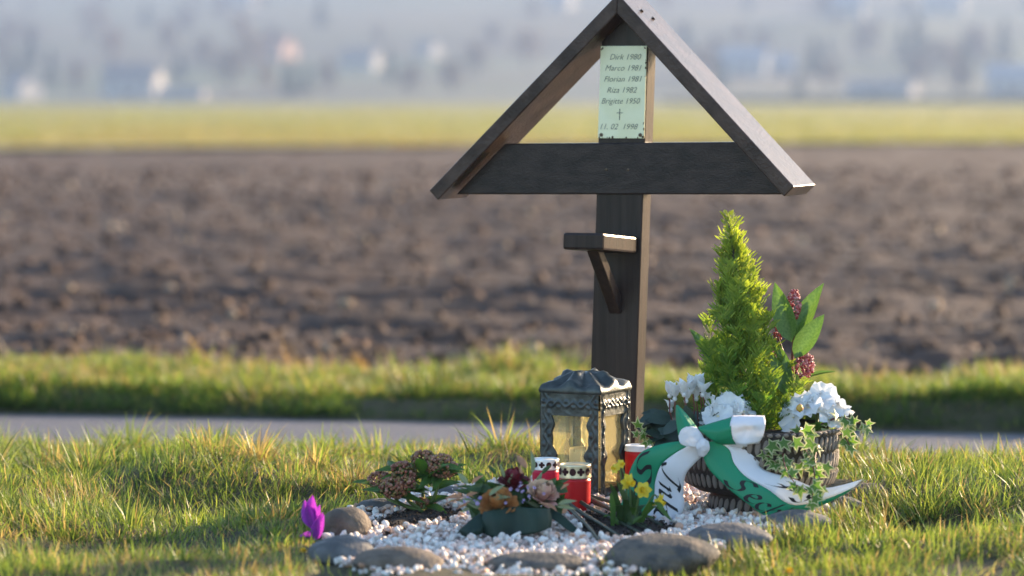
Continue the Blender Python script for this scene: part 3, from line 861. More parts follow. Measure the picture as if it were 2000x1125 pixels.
def relief(face, u, z):
    """cast vine scrolls on the frame, with a raised rim"""
    r = 0.0008 * mnoise.noise(Vector((u * 90, z * 90, face * 7.0)))
    au = abs(u)
    uc = LA * 0.405 + 0.0045 * math.sin(z * 150 + face)
    r += 0.0034 * math.exp(-((au - uc) / 0.0022) ** 2)
    ph = z * 150 / math.pi
    du = au - (LA * 0.405 - 0.0055 * math.sin(z * 150 + face)); dz = (ph - math.floor(ph) - 0.5) * 0.02
    r += 0.0036 * math.exp(-(du / 0.0028) ** 2 - (dz / 0.0045) ** 2)
    if z > Z1 - 0.004 or z < Z0 + 0.004:
        zc = (Z1 + LH) / 2 + 0.0005 if z > 0.1 else Z0 / 2
        r += 0.0034 * math.exp(-((z - zc - 0.005 * math.sin(u * 190)) / 0.0024) ** 2) + 0.003 * math.exp(-((z - zc + 0.006 * math.sin(u * 190)) / 0.003) ** 2) * abs(math.sin(u * 190))
    if LA / 2 - au < 0.0035: r = 0.0022
    return r + 0.001
for face in range(4):
    q = MB()
    nz_ = 90
    for sg in (-1, 1):
        rows = []
        for i in range(nz_ + 1):
            z = Z0 + (Z1 - Z0) * i / nz_
            h_ = halfw(z)
            us = [sg * (LA / 2 + (h_ - LA / 2) * k / 14) for k in range(15)]
            row = [lw(face, u, relief(face, u, z), z) for u in us] + [lw(face, us[-1], -0.006, z)]
            rows.append(row if sg < 0 else row[::-1])
        q.grid(rows)
    for za, zb in ((0.0, Z0), (Z1, LH)):
        rows = []
        for i in range(25):
            z = za + (zb - za) * i / 24
            rows.append([lw(face, -LA / 2 + LA * k / 72, relief(face, -LA / 2 + LA * k / 72, z), z) for k in range(73)])
        q.grid(rows)
        zz = zb if za == 0.0 else za
        q.grid([[lw(face, -LA / 2 + LA * k / 72, 0.001, zz) for k in range(73)], [lw(face, -LA / 2 + LA * k / 72, -0.007, zz) for k in range(73)]])
    q.build('side_frame', M['bronze'], LT)
    g = MB(); g.add([lw(face, u, -0.0055, z) for u, z in ((-LA * .42, .02), (LA * .42, .02), (LA * .42, .19), (-LA * .42, .19))], [(0, 1, 2, 3)])
    go = g.build('glass_pane', M['amber'], LT, False)
# roof: stepped swelling square dome with carved relief
rf = MB(); rows = []
prof = [(0.0625, -.002), (0.0672, 0.000), (0.0685, 0.005), (0.0665, 0.011), (0.062, 0.014), (0.055, 0.017), (0.047, 0.021), (0.039, 0.027), (0.031, 0.033), (0.022, 0.037), (0.012, 0.039), (0.001, 0.040)]
for hs, z in prof:
    row = []
    for k in range(72):
        t = k / 72 * 4; sd = int(t); f = (t - sd) * 2 - 1
        pw = 1.0 if z < 0.016 else 0.9
        v = Matrix.Rotation(sd * math.pi / 2, 3, 'Z') @ Vector((f * hs, -hs, 0))
        if z > 0.016: v = v.lerp(v.normalized() * hs * 1.12, min(1, (z - 0.016) / 0.012))
        pn = Vector((v.x * 75, v.y * 75, z * 90))
        th_ = math.atan2(v.y, v.x)
        dz = (0.0032 * math.cos(th_ * 8) * min(1, hs / .03) + 0.003 * mnoise.noise(pn) + 0.0012 * mnoise.noise(pn * 2.6)) + (0.007 * math.exp(-(f / .38) ** 2) if .013 < z < .036 else 0) if z > 0.013 else (0.0016 * math.sin(k * 3.1416) if z > 0.003 else 0)
        row.append(LC + Matrix.Rotation(lrot, 3, 'Z') @ (v * (1 + 0.5 * dz / max(hs, 0.02))) + Vector((0, 0, 0.004 + LH + z + dz)))
    rows.append(row)
rf.grid(rows, 0, True)
rf.build('roof', M['bronze'], LT)
b = MB(); 
for k in range(1):
    M3 = Matrix.Rotation(lrot, 3, 'Z')
    b.box(LC + Vector((0, 0, 0.004)), LA + .006, LA + .006, 0.014, M3)
b.build('base', M['bronze'], LT, False, 0.003)
M['wax'] = mat('candle_wax', (0.74, 0.70, 0.58), (0.80, 0.77, 0.66), 20, 0.5, trans=0.3)
cd = empty('lantern_candle', (LC.x, LC.y, 0.03), 'pale candle in a cup behind the amber panes of the lantern', 'candle')
b = MB(); b.lathe([(0.0, 0.027), (0.030, 0.027), (0.032, 0.045), (0.032, 0.105), (0.0305, 0.108), (0.0295, 0.104), (0.0, 0.101)], LC, 28); b.build('wax_body', M['wax'], cd)
b = MB(); b.tube([LC + Vector((0, 0, .10)), LC + Vector((0.001, 0, .113)), LC + Vector((0.004, 0, .118))], 0.001, 5); b.build('wick', M['doorfar'], cd)

# ------------------------------------------------------------------ grave candles
M['redplastic'] = mat('red_plastic', (0.52, 0.012, 0.016), (0.60, 0.018, 0.02), 12, 0.35, trans=0.25)
M['pinkplastic'] = mat('pinkish_red_plastic', (0.56, 0.02, 0.06), (0.64, 0.035, 0.085), 12, 0.3, trans=0.3)
M['gold'] = mat('gold_lid', (0.62, 0.52, 0.32), (0.72, 0.62, 0.42), 40, 0.35, metal=0.6)
M['silver'] = mat('silver_lid', (0.78, 0.76, 0.70), (0.86, 0.84, 0.80), 40, 0.4, metal=0.3)
M['whitelid'] = mat('white_lid', (0.72, 0.73, 0.76), (0.78, 0.78, 0.80), 40, 0.4)
M['hole'] = mat('lid_opening', (0.035, 0.008, 0.008), (0.05, 0.01, 0.01), 50, 0.8)
def grave_candle(px, pyb, wpx, hpx, lidh, body, lid, label, marks=True, a0=0.0):
    p = ground_at(px, pyb); s_ = FPX / (p.y + 6.5)
    R = wpx / s_ / 2; H = hpx / s_; lh = lidh / s_
    p = Vector((p.x, p.y + R, 0.0))
    t = empty('grave_candle', p, label, 'candle', 'grave candles')
    b = MB(); b.lathe([(0.0, 0), (R * .93, 0), (R * .96, .003), (R * .985, H * .5), (R, H - lh - .006), (R * 1.0, H - lh - .004), (R * .94, H - lh - .002), (R * .93, H - lh + .004)], p, 40); b.build('cup', M[body], t)
    l = MB(); l.lathe([(R * 1.015, H - lh), (R * 1.03, H - lh + .001), (R * 1.02, H - lh + .003), (R * .99, H - .0035), (R * 1.0, H - .001), (R * .97, H), (R * .92, H - .001), (R * .9, H - .004), (R * .6, H - .0015), (0.001, H - .0005)], p, 40)
    lo = l.build('lid', M[lid], t)
    if marks:
        zc = H - lh * .5
        for k in range(12):
            an = a0 + k * math.pi / 6
            q = MB(); rr_ = lh * 0.27
            def cyl(du, dz, an=an):
                th = an + du / R
                rad_ = R * (1.012 - 0.02 * (dz / lh + 0.5)) + 0.0009
                return p + Vector((rad_ * math.cos(th), rad_ * math.sin(th), zc + dz))
            if k % 2 == 0:
                q.add([cyl(0, 0)] + [cyl(rr_ * math.cos(w) * .9, rr_ * math.sin(w)) for w in np.linspace(0, 6.283, 17)[:-1]], [(0, 1 + i, 1 + (i + 1) % 16) for i in range(16)])
            else:
                for (ox, oz) in ((0, 0), (.62, 0), (-.62, 0), (0, .62), (0, -.62)):
                    q.add([cyl(ox * rr_ * 1.0, oz * rr_ * 1.0)] + [cyl(ox * rr_ + .48 * rr_ * math.cos(w), oz * rr_ + .48 * rr_ * math.sin(w)) for w in np.linspace(0, 6.283, 9)[:-1]], [(0, 1 + i, 1 + (i + 1) % 8) for i in range(8)])
            q.build('lid_opening', M['hole'], lo)
    return t
grave_candle(1124, 1022, 62, 114, 27, 'redplastic', 'gold', 'short red grave candle with golden pierced lid in front of the lantern', True, -1.75)
grave_candle(1066, 1008, 53, 111, 21, 'pinkplastic', 'silver', 'pinkish red grave candle with pale pierced lid, left of the shorter red one', True, -1.35)
grave_candle(1250, 985, 58, 114, 11, 'redplastic', 'whitelid', 'red grave candle with white lid half hidden behind the green white ribbon', False)

# ------------------------------------------------------------------ generic plant pieces
def leaf_mesh(name, mats, length=1.0, width=0.4, cup=0.12, droop=0.25, n=8, tip=1.6, wave=0.0):
    """leaf along +Y from the origin, facing +Z"""
    q = MB(); rows = []
    for i in range(n + 1):
        t = i / n
        w = width / 2 * (math.sin(math.pi * t ** 0.85) ** 0.8) * (1 - 0.25 * t ** tip) + (0.004 if i < n else 0.0005)
        z = -droop * t * t
        rows.append([Vector((s_ * w, length * t, z + cup * abs(s_) ** 1.6 * w * 2 + wave * math.sin(t * 9 + s_ * 2) * w)) for s_ in (-1, -.5, 0, .5, 1)])
    q.grid(rows)
    return q.mesh(name, mats)
def frame(pos, direction, normal, scale=1.0):
    """matrix: +Y -> direction, +Z -> roughly normal"""
    y = Vector(direction).normalized(); z = Vector(normal); z = (z - y * z.dot(y))
    z = z.normalized() if z.length > 1e-5 else y.orthogonal().normalized()
    x = y.cross(z)
    m = Matrix((x, y, z)).transposed().to_4x4()
    if not hasattr(scale, '__len__'): scale = (scale,) * 3
    return Matrix.Translation(pos) @ m @ Matrix.Diagonal((*scale, 1))
def rv(s_=1.0): return Vector((random.gauss(0, s_), random.gauss(0, s_), random.gauss(0, s_)))
CAMV = Vector((0, -1, 0.12))
M['leafdark'] = mat('dark_leaf', (0.030, 0.062, 0.022), (0.050, 0.095, 0.030), 30, 0.35, trans=0.25, tcol=(1.4, 1.7, .6))
M['leafmid'] = mat('mid_green_leaf', (0.050, 0.115, 0.025), (0.085, 0.165, 0.035), 30, 0.38, trans=0.35, tcol=(1.4, 1.5, .6))
M['leafskim'] = mat('skimmia_leaf', (0.075, 0.150, 0.040), (0.12, 0.20, 0.06), 25, 0.35, trans=0.35, tcol=(1.3, 1.4, .6))
M['stem'] = mat('green_stem', (0.07, 0.12, 0.035), (0.12, 0.17, 0.05), 30, 0.5)
M['stemred'] = mat('red_brown_stem', (0.11, 0.03, 0.025), (0.17, 0.05, 0.04), 30, 0.5)
M['white_petal'] = mat('white_petal', (0.80, 0.80, 0.79), (0.86, 0.86, 0.85), 30, 0.5, trans=0.35)
M['cream_petal'] = mat('cream_petal', (0.78, 0.68, 0.40), (0.82, 0.74, 0.50), 30, 0.5, trans=0.3)

# ------------------------------------------------------------------ woven planter
BK = ground_at(1490, 1024); BK = Vector((BK.x, BK.y + 0.095, 0.016))
M['wicker_dark'] = mat('planter_dark', (0.020, 0.016, 0.014), (0.045, 0.034, 0.027), 60, 0.6, 0.4, 150)
M['wicker_pale'] = mat('planter_oval', (0.15, 0.125, 0.11), (0.25, 0.215, 0.19), 50, 0.6, 0.3, 150)
PT = empty('woven_planter', BK, 'dark footed planter with pale oval weave pattern holding the memorial flowers', 'planter')
PROF = [(0.0, 0.002), (0.092, 0.0), (0.097, 0.006), (0.092, 0.030), (0.090, 0.034), (0.118, 0.040), (0.139, 0.052), (0.146, 0.070), (0.149, 0.100), (0.153, 0.150), (0.156, 0.160), (0.150, 0.161), (0.146, 0.145), (0.0, 0.140)]
b = MB(); b.lathe(PROF[:12], BK, 56); b.build('bowl', M['wicker_dark'], PT)
b = MB(); b.lathe([(0.149, 0.148), (0.08, 0.150), (0.001, 0.150)], BK, 32); b.build('soil', M['bedsoil'], PT)
ov = MB(); rr_ = []
for r_, z in ((1.0, -0.15), (0.96, 0.5), (0.75, 0.9), (0.4, 1.0), (0.01, 1.0)):
    rr_.append([Vector((r_ * math.cos(t), r_ * math.sin(t), z)) for t in np.linspace(0, 6.2832, 13)[:-1]])
ov.grid(rr_, 0, True)
ovm = ov.mesh('oval_tile', M['wicker_pale'])
def prof_r(z):
    for (r0, z0), (r1, z1) in zip(PROF[5:10], PROF[6:11]):
        if z0 <= z <= z1: return r0 + (r1 - r0) * (z - z0) / (z1 - z0), (r1 - r0) / (z1 - z0)
    return 0.092, -0.1
for row, (zc, hh) in enumerate(((0.066, 0.0150), (0.101, 0.0165), (0.135, 0.0150), (0.157, 0.0035), (0.017, 0.013))):
    nn = 64 if row < 4 else 40
    for k in range(nn):
        th = (k + (0.5 if row % 2 else 0)) / nn * 2 * math.pi
        if math.sin(th) > 0.35: continue
        r_, sl = prof_r(zc) if row < 4 else (0.0945, -0.12)
        out = Vector((math.cos(th), math.sin(th), -sl)).normalized()
        up = Vector((math.cos(th) * sl, math.sin(th) * sl, 1)).normalized() + Vector((-math.sin(th), math.cos(th), 0)) * 0.12
        mw = frame(BK + Vector((r_ * math.cos(th), r_ * math.sin(th), zc)), up, out, (2 * math.pi * r_ / nn * 0.36, hh * random.uniform(.9, 1.05), 0.0022))
        link('oval_tile', ovm, PT, mw)

# ------------------------------------------------------------------ golden cypress
M['cypress'] = mat('cypress_scales', (0.9, 0.9, 0.9), (1.1, 1.1, 1.1), 20, 0.5, trans=0.45, attr=True, tcol=(1.25, 1.2, .55))
cyb = at(1452, 800, -0.43); cyb.z = 0.15
CY = empty('golden_cypress', cyb, 'feathery yellow green conical cypress rising from the planter', 'conifer')
b = MB(); top = at(1424, 440, -0.43)
axis = crom([cyb, at(1450, 700, -.43), at(1440, 560, -.43), top], 10)
b.tube(axis, [0.008 - 0.0007 * k for k in range(10)], 7); b.build('trunk', M['bark'], CY)
cyV = []; cyC = []; cyF = 0
def outline(t):
    """half width of the crown in metres by relative height"""
    xs_ = (0, .08, .2, .35, .5, .62, .75, .85, .93, 1.0); ws = (.080, .094, .098, .090, .076, .064, .048, .030, .012, .003)
    return float(np.interp(t, xs_, ws))
def spray(p0, d, L, bright):
    """one flat feathery spray: axis with alternate twigs set with scale tips"""
    global cyF
    d = d.normalized(); side = d.cross(rv()).normalized(); nrm = d.cross(side)
    ns = max(6, int(L / 0.0066))
    for i in range(ns):
        t = (i + .5) / ns
        c = p0 + d * (L * t) + side * 0.006 * math.sin(t * 3) * (1 if bright > .5 else -1)
        tl_ = (0.026 * (1 - t) ** .7 + 0.007) * random.uniform(.8, 1.2)
        for sg in (-1, 1):
            td = (d * .85 + side * sg * .75 + nrm * random.uniform(-.35, .35)).normalized()
            for k in range(3):
                q0 = c + td * tl_ * k / 3
                dd = (td + d * .2 * (k % 2) + nrm * random.uniform(-.3, .3) + side * random.uniform(-.35, .35)).normalized()
                ww = dd.cross(nrm).normalized() * random.uniform(.0010, .0018)
                l2 = tl_ * random.uniform(.42, .62)
                cyV.extend([q0 - ww * .7, q0 + ww * .7, q0 + dd * l2 * .6 + ww, q0 + dd * l2, q0 + dd * l2 * .6 - ww])
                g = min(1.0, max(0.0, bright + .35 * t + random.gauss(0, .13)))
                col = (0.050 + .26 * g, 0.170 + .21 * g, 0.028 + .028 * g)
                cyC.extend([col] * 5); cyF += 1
def plume(p0, tip, bright, n, L0):
    """an upright branch: leaves the trunk, bends upwards, set with sprays"""
    mid = p0.lerp(tip, .45) + Vector(((tip.x - p0.x) * .28, (tip.y - p0.y) * .28, -.012))
    pts = crom([p0, mid, tip], 12)
    for i in range(n):
        t = .12 + .86 * (i + random.random() * .6) / n
        j = min(int(t * 11), 10); c = pts[j].lerp(pts[j + 1], t * 11 - j); tg = (pts[j + 1] - pts[j]).normalized()
        d = tg + Vector((0, 0, .35)) + rv(.34) * (1.05 - t); d.z = abs(d.z)
        spray(c, d, L0 * (1.15 - .6 * t) * random.uniform(.8, 1.2), bright + .25 * t)
tips = [(1422, 415, 0), (1402, 482, .01), (1456, 470, -.01), (1480, 508, .0), (1497, 548, .02), (1388, 552, -.02), (1366, 620, .01), (1412, 505, -.03), (1440, 452, .01), (1466, 492, .03), (1514, 612, -.02), (1376, 665, -.04),
        (1545, 700, .02), (1562, 742, -.02), (1368, 712, .03), (1372, 752, -.03), (1430, 560, -.05), (1455, 540, -.045), (1475, 590, -.06), (1405, 600, -.06), (1440, 630, -.08), (1490, 650, -.075), (1415, 680, -.09), (1465, 700, -.10), (1510, 720, -.085),
        (1390, 740, -.08), (1440, 750, -.10), (1490, 765, -.10), (1535, 775, -.07), (1400, 780, -.09), (1470, 600, .05), (1410, 640, .06), (1500, 690, .06), (1385, 700, .06), (1540, 750, .05), (1450, 660, .08), (1430, 520, .03), (1520, 660, .02), (1452, 590, -.02)]
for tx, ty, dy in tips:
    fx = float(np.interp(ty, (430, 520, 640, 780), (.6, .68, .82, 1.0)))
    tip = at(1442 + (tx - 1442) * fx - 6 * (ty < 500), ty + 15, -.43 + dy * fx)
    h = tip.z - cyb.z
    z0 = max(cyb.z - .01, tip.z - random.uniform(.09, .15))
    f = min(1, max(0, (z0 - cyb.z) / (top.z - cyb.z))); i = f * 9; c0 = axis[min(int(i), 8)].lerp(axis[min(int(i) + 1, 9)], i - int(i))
    plume(c0, tip, -.20 + .80 * h / (top.z - cyb.z) + .1 * max(0, (tx - 1440) / 60), 13, .038)  # plume colour brightened upwards and to the right, painting in the sunlight
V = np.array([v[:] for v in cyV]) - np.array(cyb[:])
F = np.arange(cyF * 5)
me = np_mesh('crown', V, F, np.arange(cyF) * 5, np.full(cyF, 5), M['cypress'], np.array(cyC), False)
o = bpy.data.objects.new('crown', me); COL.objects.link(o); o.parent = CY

# ------------------------------------------------------------------ skimmia plants
def bead_cluster(name, c, ax, L, R, n, size, mats_, parent, tones):
    icV, icF = ico(1)
    P = []
    for _ in range(n):
        t = random.random(); an = random.random() * 6.283
        prof_ = math.sin(math.pi * min(1, max(0.03, t * .9 + .08))) ** .6
        u = ax.orthogonal().normalized(); w = ax.cross(u)
        P.append(c + ax * (L * t) + (u * math.cos(an) + w * math.sin(an)) * R * prof_ * random.uniform(.8, 1.05))
    P = np.array([p[:] for p in P]) - np.array(base_of(parent)[:])
    cols = np.array(tones)[RNG.integers(0, len(tones), n)] * RNG.uniform(.75, 1.25, (n, 1))
    S = np.full((n, 3), size) * RNG.uniform(.7, 1.2, (n, 1))
    me = scatter(name, [icV], icF, P, S, mats_, cols, smooth=True)
    o = bpy.data.objects.new(name, me); COL.objects.link(o); o.parent = parent
    return o
M['bead'] = mat('flower_buds', (0.9, 0.9, 0.9), (1.1, 1.1, 1.1), 60, 0.45, attr=True, trans=0.15)
RED = [(0.45, 0.075, 0.085), (0.55, 0.16, 0.17), (0.32, 0.04, 0.05), (0.60, 0.28, 0.27)]
BRN = [(0.22, 0.075, 0.05), (0.28, 0.12, 0.06), (0.19, 0.14, 0.045), (0.32, 0.16, 0.11)]
lf_sk = leaf_mesh('leaf', M['leafskim'], 1, 0.44, 0.22, 0.15)
sk = at(1540, 800, -0.40); sk.z = 0.15
SK = empty('red_skimmia', sk, 'skimmia with red bud clusters and broad leaves right of the cypress', 'flowering shrub')
b = MB(); b.tube([at(*p) for p in ((1536, 820, -.40), (1545, 745, -.40), (1549, 680, -.40), (1552, 610, -.40))], [.0038, .0032, .003, .0022], 7); b.build('stem', M['stemred'], SK)
b = MB(); b.tube([at(*p) for p in ((1543, 760, -.40), (1558, 745, -.41), (1568, 730, -.42))], [.0028, .0024, .002], 7); b.build('stem', M['stemred'], SK)
b = MB(); b.tube([at(*p) for p in ((1542, 720, -.40), (1530, 690, -.40), (1520, 660, -.40))], [.0026, .0022, .0018], 7); b.build('stem', M['stemred'], SK)
bead_cluster('bud_cluster', at(1551, 622, -.40), Vector((0, 0, 1)), .058, .0125, 150, .0028, M['bead'], SK, RED)
bead_cluster('bud_cluster', at(1570, 740, -.42), Vector((.05, 0, 1)), .054, .0185, 190, .0030, M['bead'], SK, RED)
bead_cluster('bud_cluster', at(1520, 664, -.39), Vector((-.1, 0, 1)), .030, .008, 60, .0026, M['bead'], SK, RED[:3])
bead_cluster('bud_cluster', at(1514, 696, -.39), Vector((-.2, 0, 1)), .020, .008, 40, .0026, M['bead'], SK, RED[:3])
bead_cluster('bud_cluster', at(1540, 732, -.41), Vector((0, 0, 1)), .018, .009, 40, .0024, M['bead'], SK, RED)
def px_leaf(me, parent, a_, b_, Y, wfac, nrm=(-.3, -1, .25), dy=0.0, name='leaf'):
    p, q = at(a_[0], a_[1], Y), at(b_[0], b_[1], Y + dy)
    L = (q - p).length
    return link(name, me, parent, frame(p, q - p, nrm, (L * wfac, L, L)))
px_leaf(lf_sk, SK, (1546, 668), (1512, 553), -.42, .85, (-.2, -1, .1))
px_leaf(lf_sk, SK, (1550, 668), (1601, 549), -.40, .72, (-.7, -1, .1))
px_leaf(lf_sk, SK, (1552, 700), (1607, 612), -.43, .95, (-.1, -1, .5))
px_leaf(lf_sk, SK, (1556, 672), (1597, 575), -.38, .6, (-.5, -1, .1))
px_leaf(lf_sk, SK, (1545, 745), (1506, 650), -.41, .5, (.5, -1, .2))
px_leaf(lf_sk, SK, (1535, 770), (1508, 690), -.44, .9, (.1, -1, .2))
px_leaf(lf_sk, SK, (1532, 775), (1536, 690), -.43, .8, (.1, -1, .2))
px_leaf(lf_sk, SK, (1572, 740), (1632, 718), -.40, .4, (0, -.35, 1))
px_leaf(lf_sk, SK, (1390, 700), (1350, 640), -.46, .7, (.3, -1, .2))
# planted skimmia at the left
s2 = ground_at(825, 1018); s2.z = 0.03
S2E = empty('brown_skimmia', s2, 'small skimmia with brownish bud heads planted in dark soil at left', 'flowering shrub')
Y2 = s2.y
lf_dk = leaf_mesh('leaf', M['leafmid'], 1, 0.42, 0.25, 0.25)
heads = ((858, 905, -.0, .030, 230), (826, 892, .02, .026, 190), (783, 912, -.02, .025, 180), (768, 946, -.035, .027, 210), (742, 930, .03, .024, 150), (790, 935, -.04, .020, 110), (826, 965, .0, .012, 50))
for hx, hy, dy, R_, nb in heads:
    top_ = at(hx, hy + 12, Y2 + dy)
    b = MB(); b.tube(crom([s2 + Vector((random.gauss(0, .008), random.gauss(0, .008), -.01)), s2.lerp(top_, .5) + Vector((.3 * (top_.x - s2.x), 0, -.01)), top_], 7), [.004, .0038, .0036, .0034, .003, .0028, .0024], 6); b.build('stem', M['stem'], S2E)
    bead_cluster('bud_cluster', top_ + Vector((0, 0, -.012)), Vector((random.gauss(0, .15), -.1, 1)).normalized(), R_ * 1.35, R_, nb, .0034, M['bead'], S2E, BRN if hx != 858 else BRN[1:])
    for k in range(4):
        an = random.random() * 6.283
        d = Vector((math.cos(an), math.sin(an) * .8, random.uniform(-.1, .7)))
        link('leaf', lf_dk, S2E, frame(top_ + Vector((0, 0, -.012)), d, Vector((0, -.4, 1)), (.06, random.uniform(.045, .07), .05)))
for k in range(18):
    an = random.random() * 6.283
    p = s2 + Vector((math.cos(an) * .02, math.sin(an) * .02, random.uniform(.005, .07)))
    d = Vector((math.cos(an), math.sin(an) * .7, random.uniform(.0, .9)))
    link('leaf', lf_dk, S2E, frame(p, d, Vector((0, -.5, 1)), (.06, random.uniform(.05, .075), .06)))

# ------------------------------------------------------------------ cyclamen and the ruffled white flowers
cyc = at(1345, 850, -.50); cyc.z = 0.15
CC = empty('white_cyclamen', cyc, 'white cyclamen with dark stems behind the bow, left of the cypress', 'flower')
pet = leaf_mesh('petal', M['white_petal'], 1, 0.62, 0.35, 0.2, 6, wave=.12)
for fx, fy, s_ in ((1318, 778, 1.1), (1336, 770, 1.0), (1352, 764, 1.15), (1366, 760, 1.0), (1340, 782, .9), (1360, 778, .9), (1382, 786, .7), (1310, 800, .7), (1372, 770, .9), (1308, 772, .9), (1392, 792, .6)):
    Y = -.50 + random.gauss(0, .02)
    p = at(fx, fy, Y)
    b = MB(); b.tube(crom([Vector((cyc.x + random.gauss(0, .015), Y, .15)), at(fx + 4, fy + 50, Y), p + Vector((0, 0, .004)), p], 8), .0014, 5); st0 = b.build('stem', M['stemred'], CC)
    c = MB(); c.lathe([(0.0005, -.006), (.004, -.004), (.0045, 0), (.003, .003)], p, 8); fl = c.build('flower_head', M['white_petal'], CC)
    for k in range(5):
        an = k * 1.257 + random.random()
        d = Vector((math.cos(an) * .45, math.sin(an) * .45, 1)) + rv(.12)
        link('petal', pet, fl, frame(p, d, Vector((-math.cos(an), -math.sin(an), .3)), (.030 * s_, .034 * s_, .03)))
lf_cy = leaf_mesh('leaf', mat('cyclamen_leaf', (0.018, 0.036, 0.028), (0.04, 0.065, 0.045), 40, 0.4, trans=.1), 1, .85, .1, .3)
for k in range(34):
    px, py = random.uniform(1262, 1385), random.uniform(805, 868)
    p = at(px, py, -.50 + random.gauss(0, .03))
    d = Vector((px - 1340, random.uniform(-60, 10), random.uniform(-25, 45))).normalized()
    link('leaf', lf_cy, CC, frame(p - d * .02, d, Vector((0, -.7, .8)) + rv(.25), (.042, .046, .04)))
def ruffled(px, py, Y, wpx, hpx, n, label, floretsize):
    c = at(px, py, Y); R_ = wpx / 2 / (FPX / (Y + 6.5)); Hh = hpx / (FPX / (Y + 6.5))
    t = empty('white_primrose', Vector((c.x, Y, .15)), label, 'flower')
    b = MB(); b.tube([Vector((c.x, Y, .145)), c], [.004, .003], 6); b.build('stem', M['stem'], t)
    for k in range(n):
        an = k * 2.4; f = math.sqrt((k + .5) / n)
        off = Vector((math.cos(an) * f * R_, math.sin(an) * f * R_ * .8, (1 - f * f) * Hh * .62 - Hh * .25 + random.gauss(0, .003)))
        p = c + off
        nrm = (Vector((off.x / R_ * .9, off.y / R_ * .9 - .25, .75)) + rv(.18)).normalized()
        q = MB()
        for j in range(5):
            u = nrm.orthogonal().normalized(); w = nrm.cross(u); a2 = j * 1.2566 + k
            d = (u * math.cos(a2) + w * math.sin(a2)); sd = nrm.cross(d)
            rows = []
            for i in range(6):
                tt = i / 5
                rows.append([p + d * floretsize * tt * (1 - .12 * abs(s_) ** 2) + sd * floretsize * s_ * (.10 + .58 * math.sin(1.75 * tt) ** .9) + nrm * floretsize * (.42 * tt - .15 * tt ** 2 + tt * tt * .17 * math.sin(s_ * 6 + j * 2 + k)) for s_ in (-1, -.66, -.33, 0, .33, .66, 1)])
            q.grid(rows)
        fo = q.build('floret', M['white_petal'], t)
        cc_ = MB(); cc_.lathe([(.0028, .0), (.0024, .002), (.0005, .003)], p + nrm * .002, 8); cc_.build('flower_eye', M['cream_petal'], fo)
    return t
w1 = ruffled(1420, 806, -.53, 92, 44, 9, 'ruffled white flower behind the bow loops at centre', .029)
w2 = ruffled(1596, 800, -.50, 112, 56, 13, 'large ruffled white flower above the ivy at the right rim of the planter', .030)
lf_pr = leaf_mesh('leaf', M['leafmid'], 1, .5, .2, .4, wave=.25)
for t, cx_, cy_ in ((w1, 1430, 840), (w2, 1592, 838)):
    for k in range(14):
        px, py = cx_ + random.uniform(-60, 60), cy_ + random.uniform(-12, 14)
        p = at(px, py, -.5 + random.gauss(0, .03)); d = Vector((px - cx_, random.uniform(-50, 20), random.uniform(-12, 22))).normalized()
        link('leaf', lf_pr, t, frame(p - d * .02, d, Vector((0, -.5, 1)) + rv(.2), (.05, .055, .05)))
# flower bud in front of the right flower
b = MB(); p = at(1562, 797, -.60); b.lathe([(.0005, -.008), (.006, -.004), (.007, .0), (.005, .005), (.0005, .008)], p, 10)
b.build('flower_bud', [mat('yellow_red_bud', (0.55, 0.42, 0.06), (0.5, 0.12, 0.05), 120, .5)], w2)

# ------------------------------------------------------------------ variegated ivy
M['ivy'] = mat('ivy_green', (0.06, 0.14, 0.035), (0.14, 0.25, 0.05), 25, .4, trans=.42, tcol=(1.5, 1.5, .6))
M['ivyedge'] = mat('ivy_cream_edge', (0.42, 0.44, 0.20), (0.55, 0.54, 0.30), 25, .45, trans=.35)
def ivy_leaf():
    q = MB(); ang = []
    lobes = ((90, 1.0), (125, .42), (152, .80), (190, .40), (222, .62), (262, .22), (278, .22), (318, .62), (350, .40), (28, .80), (55, .42))
    outer = [Vector((math.cos(rad(t)) * r_, .25 + math.sin(rad(t)) * r_, .10 * r_ * math.sin(rad(t * 3)))) for t, r_ in lobes]
    cen = Vector((0, .25, .06))
    inner = [cen.lerp(p, .74) + Vector((0, 0, .02)) for p in outer]
    n = len(outer)
    q.add([cen] + inner, [(0, 1 + i, 1 + (i + 1) % n) for i in range(n)], 0)
    q.add(inner + outer, [(i, n + i, n + (i + 1) % n, (i + 1) % n) for i in range(n)], 1)
    return q.mesh('leaf', [M['ivy'], M['ivyedge']])
ivm = ivy_leaf()
iv = at(1575, 850, -.56); iv.z = .15
IV = empty('variegated_ivy', iv, 'cream edged ivy trailing over the right side of the planter', 'ivy')
vines = (((1560, 835, -.56), (1570, 870, -.64), (1590, 920, -.70), (1586, 975, -.735)),
         ((1580, 840, -.55), (1596, 865, -.62), (1592, 900, -.68), (1606, 950, -.72)),
         ((1545, 850, -.58), (1530, 880, -.645), (1535, 915, -.70), (1562, 958, -.735)),
         ((1600, 830, -.54), (1640, 815, -.55), (1670, 825, -.55), (1692, 828, -.55)),
         ((1530, 850, -.60), (1505, 870, -.65), (1498, 890, -.66), (1520, 905, -.67)),
         ((1610, 840, -.54), (1645, 850, -.55), (1660, 870, -.56)))
for v in vines:
    pts = crom([at(*p) for p in v], 14)
    b = MB(); b.tube(pts, [.0022 - .0001 * k for k in range(14)], 5); b.build('vine', M['stemred'], IV)
    for k in range(1, 14):
        if random.random() < .82:
            d = Vector((random.gauss(0, .8), random.uniform(-.6, 0), random.gauss(-.5, .6)))
            s_ = random.uniform(.014, .024)
            link('leaf', ivm, IV, frame(pts[k], d, CAMV + Vector((.35, 0, .2)) + rv(.38), s_))
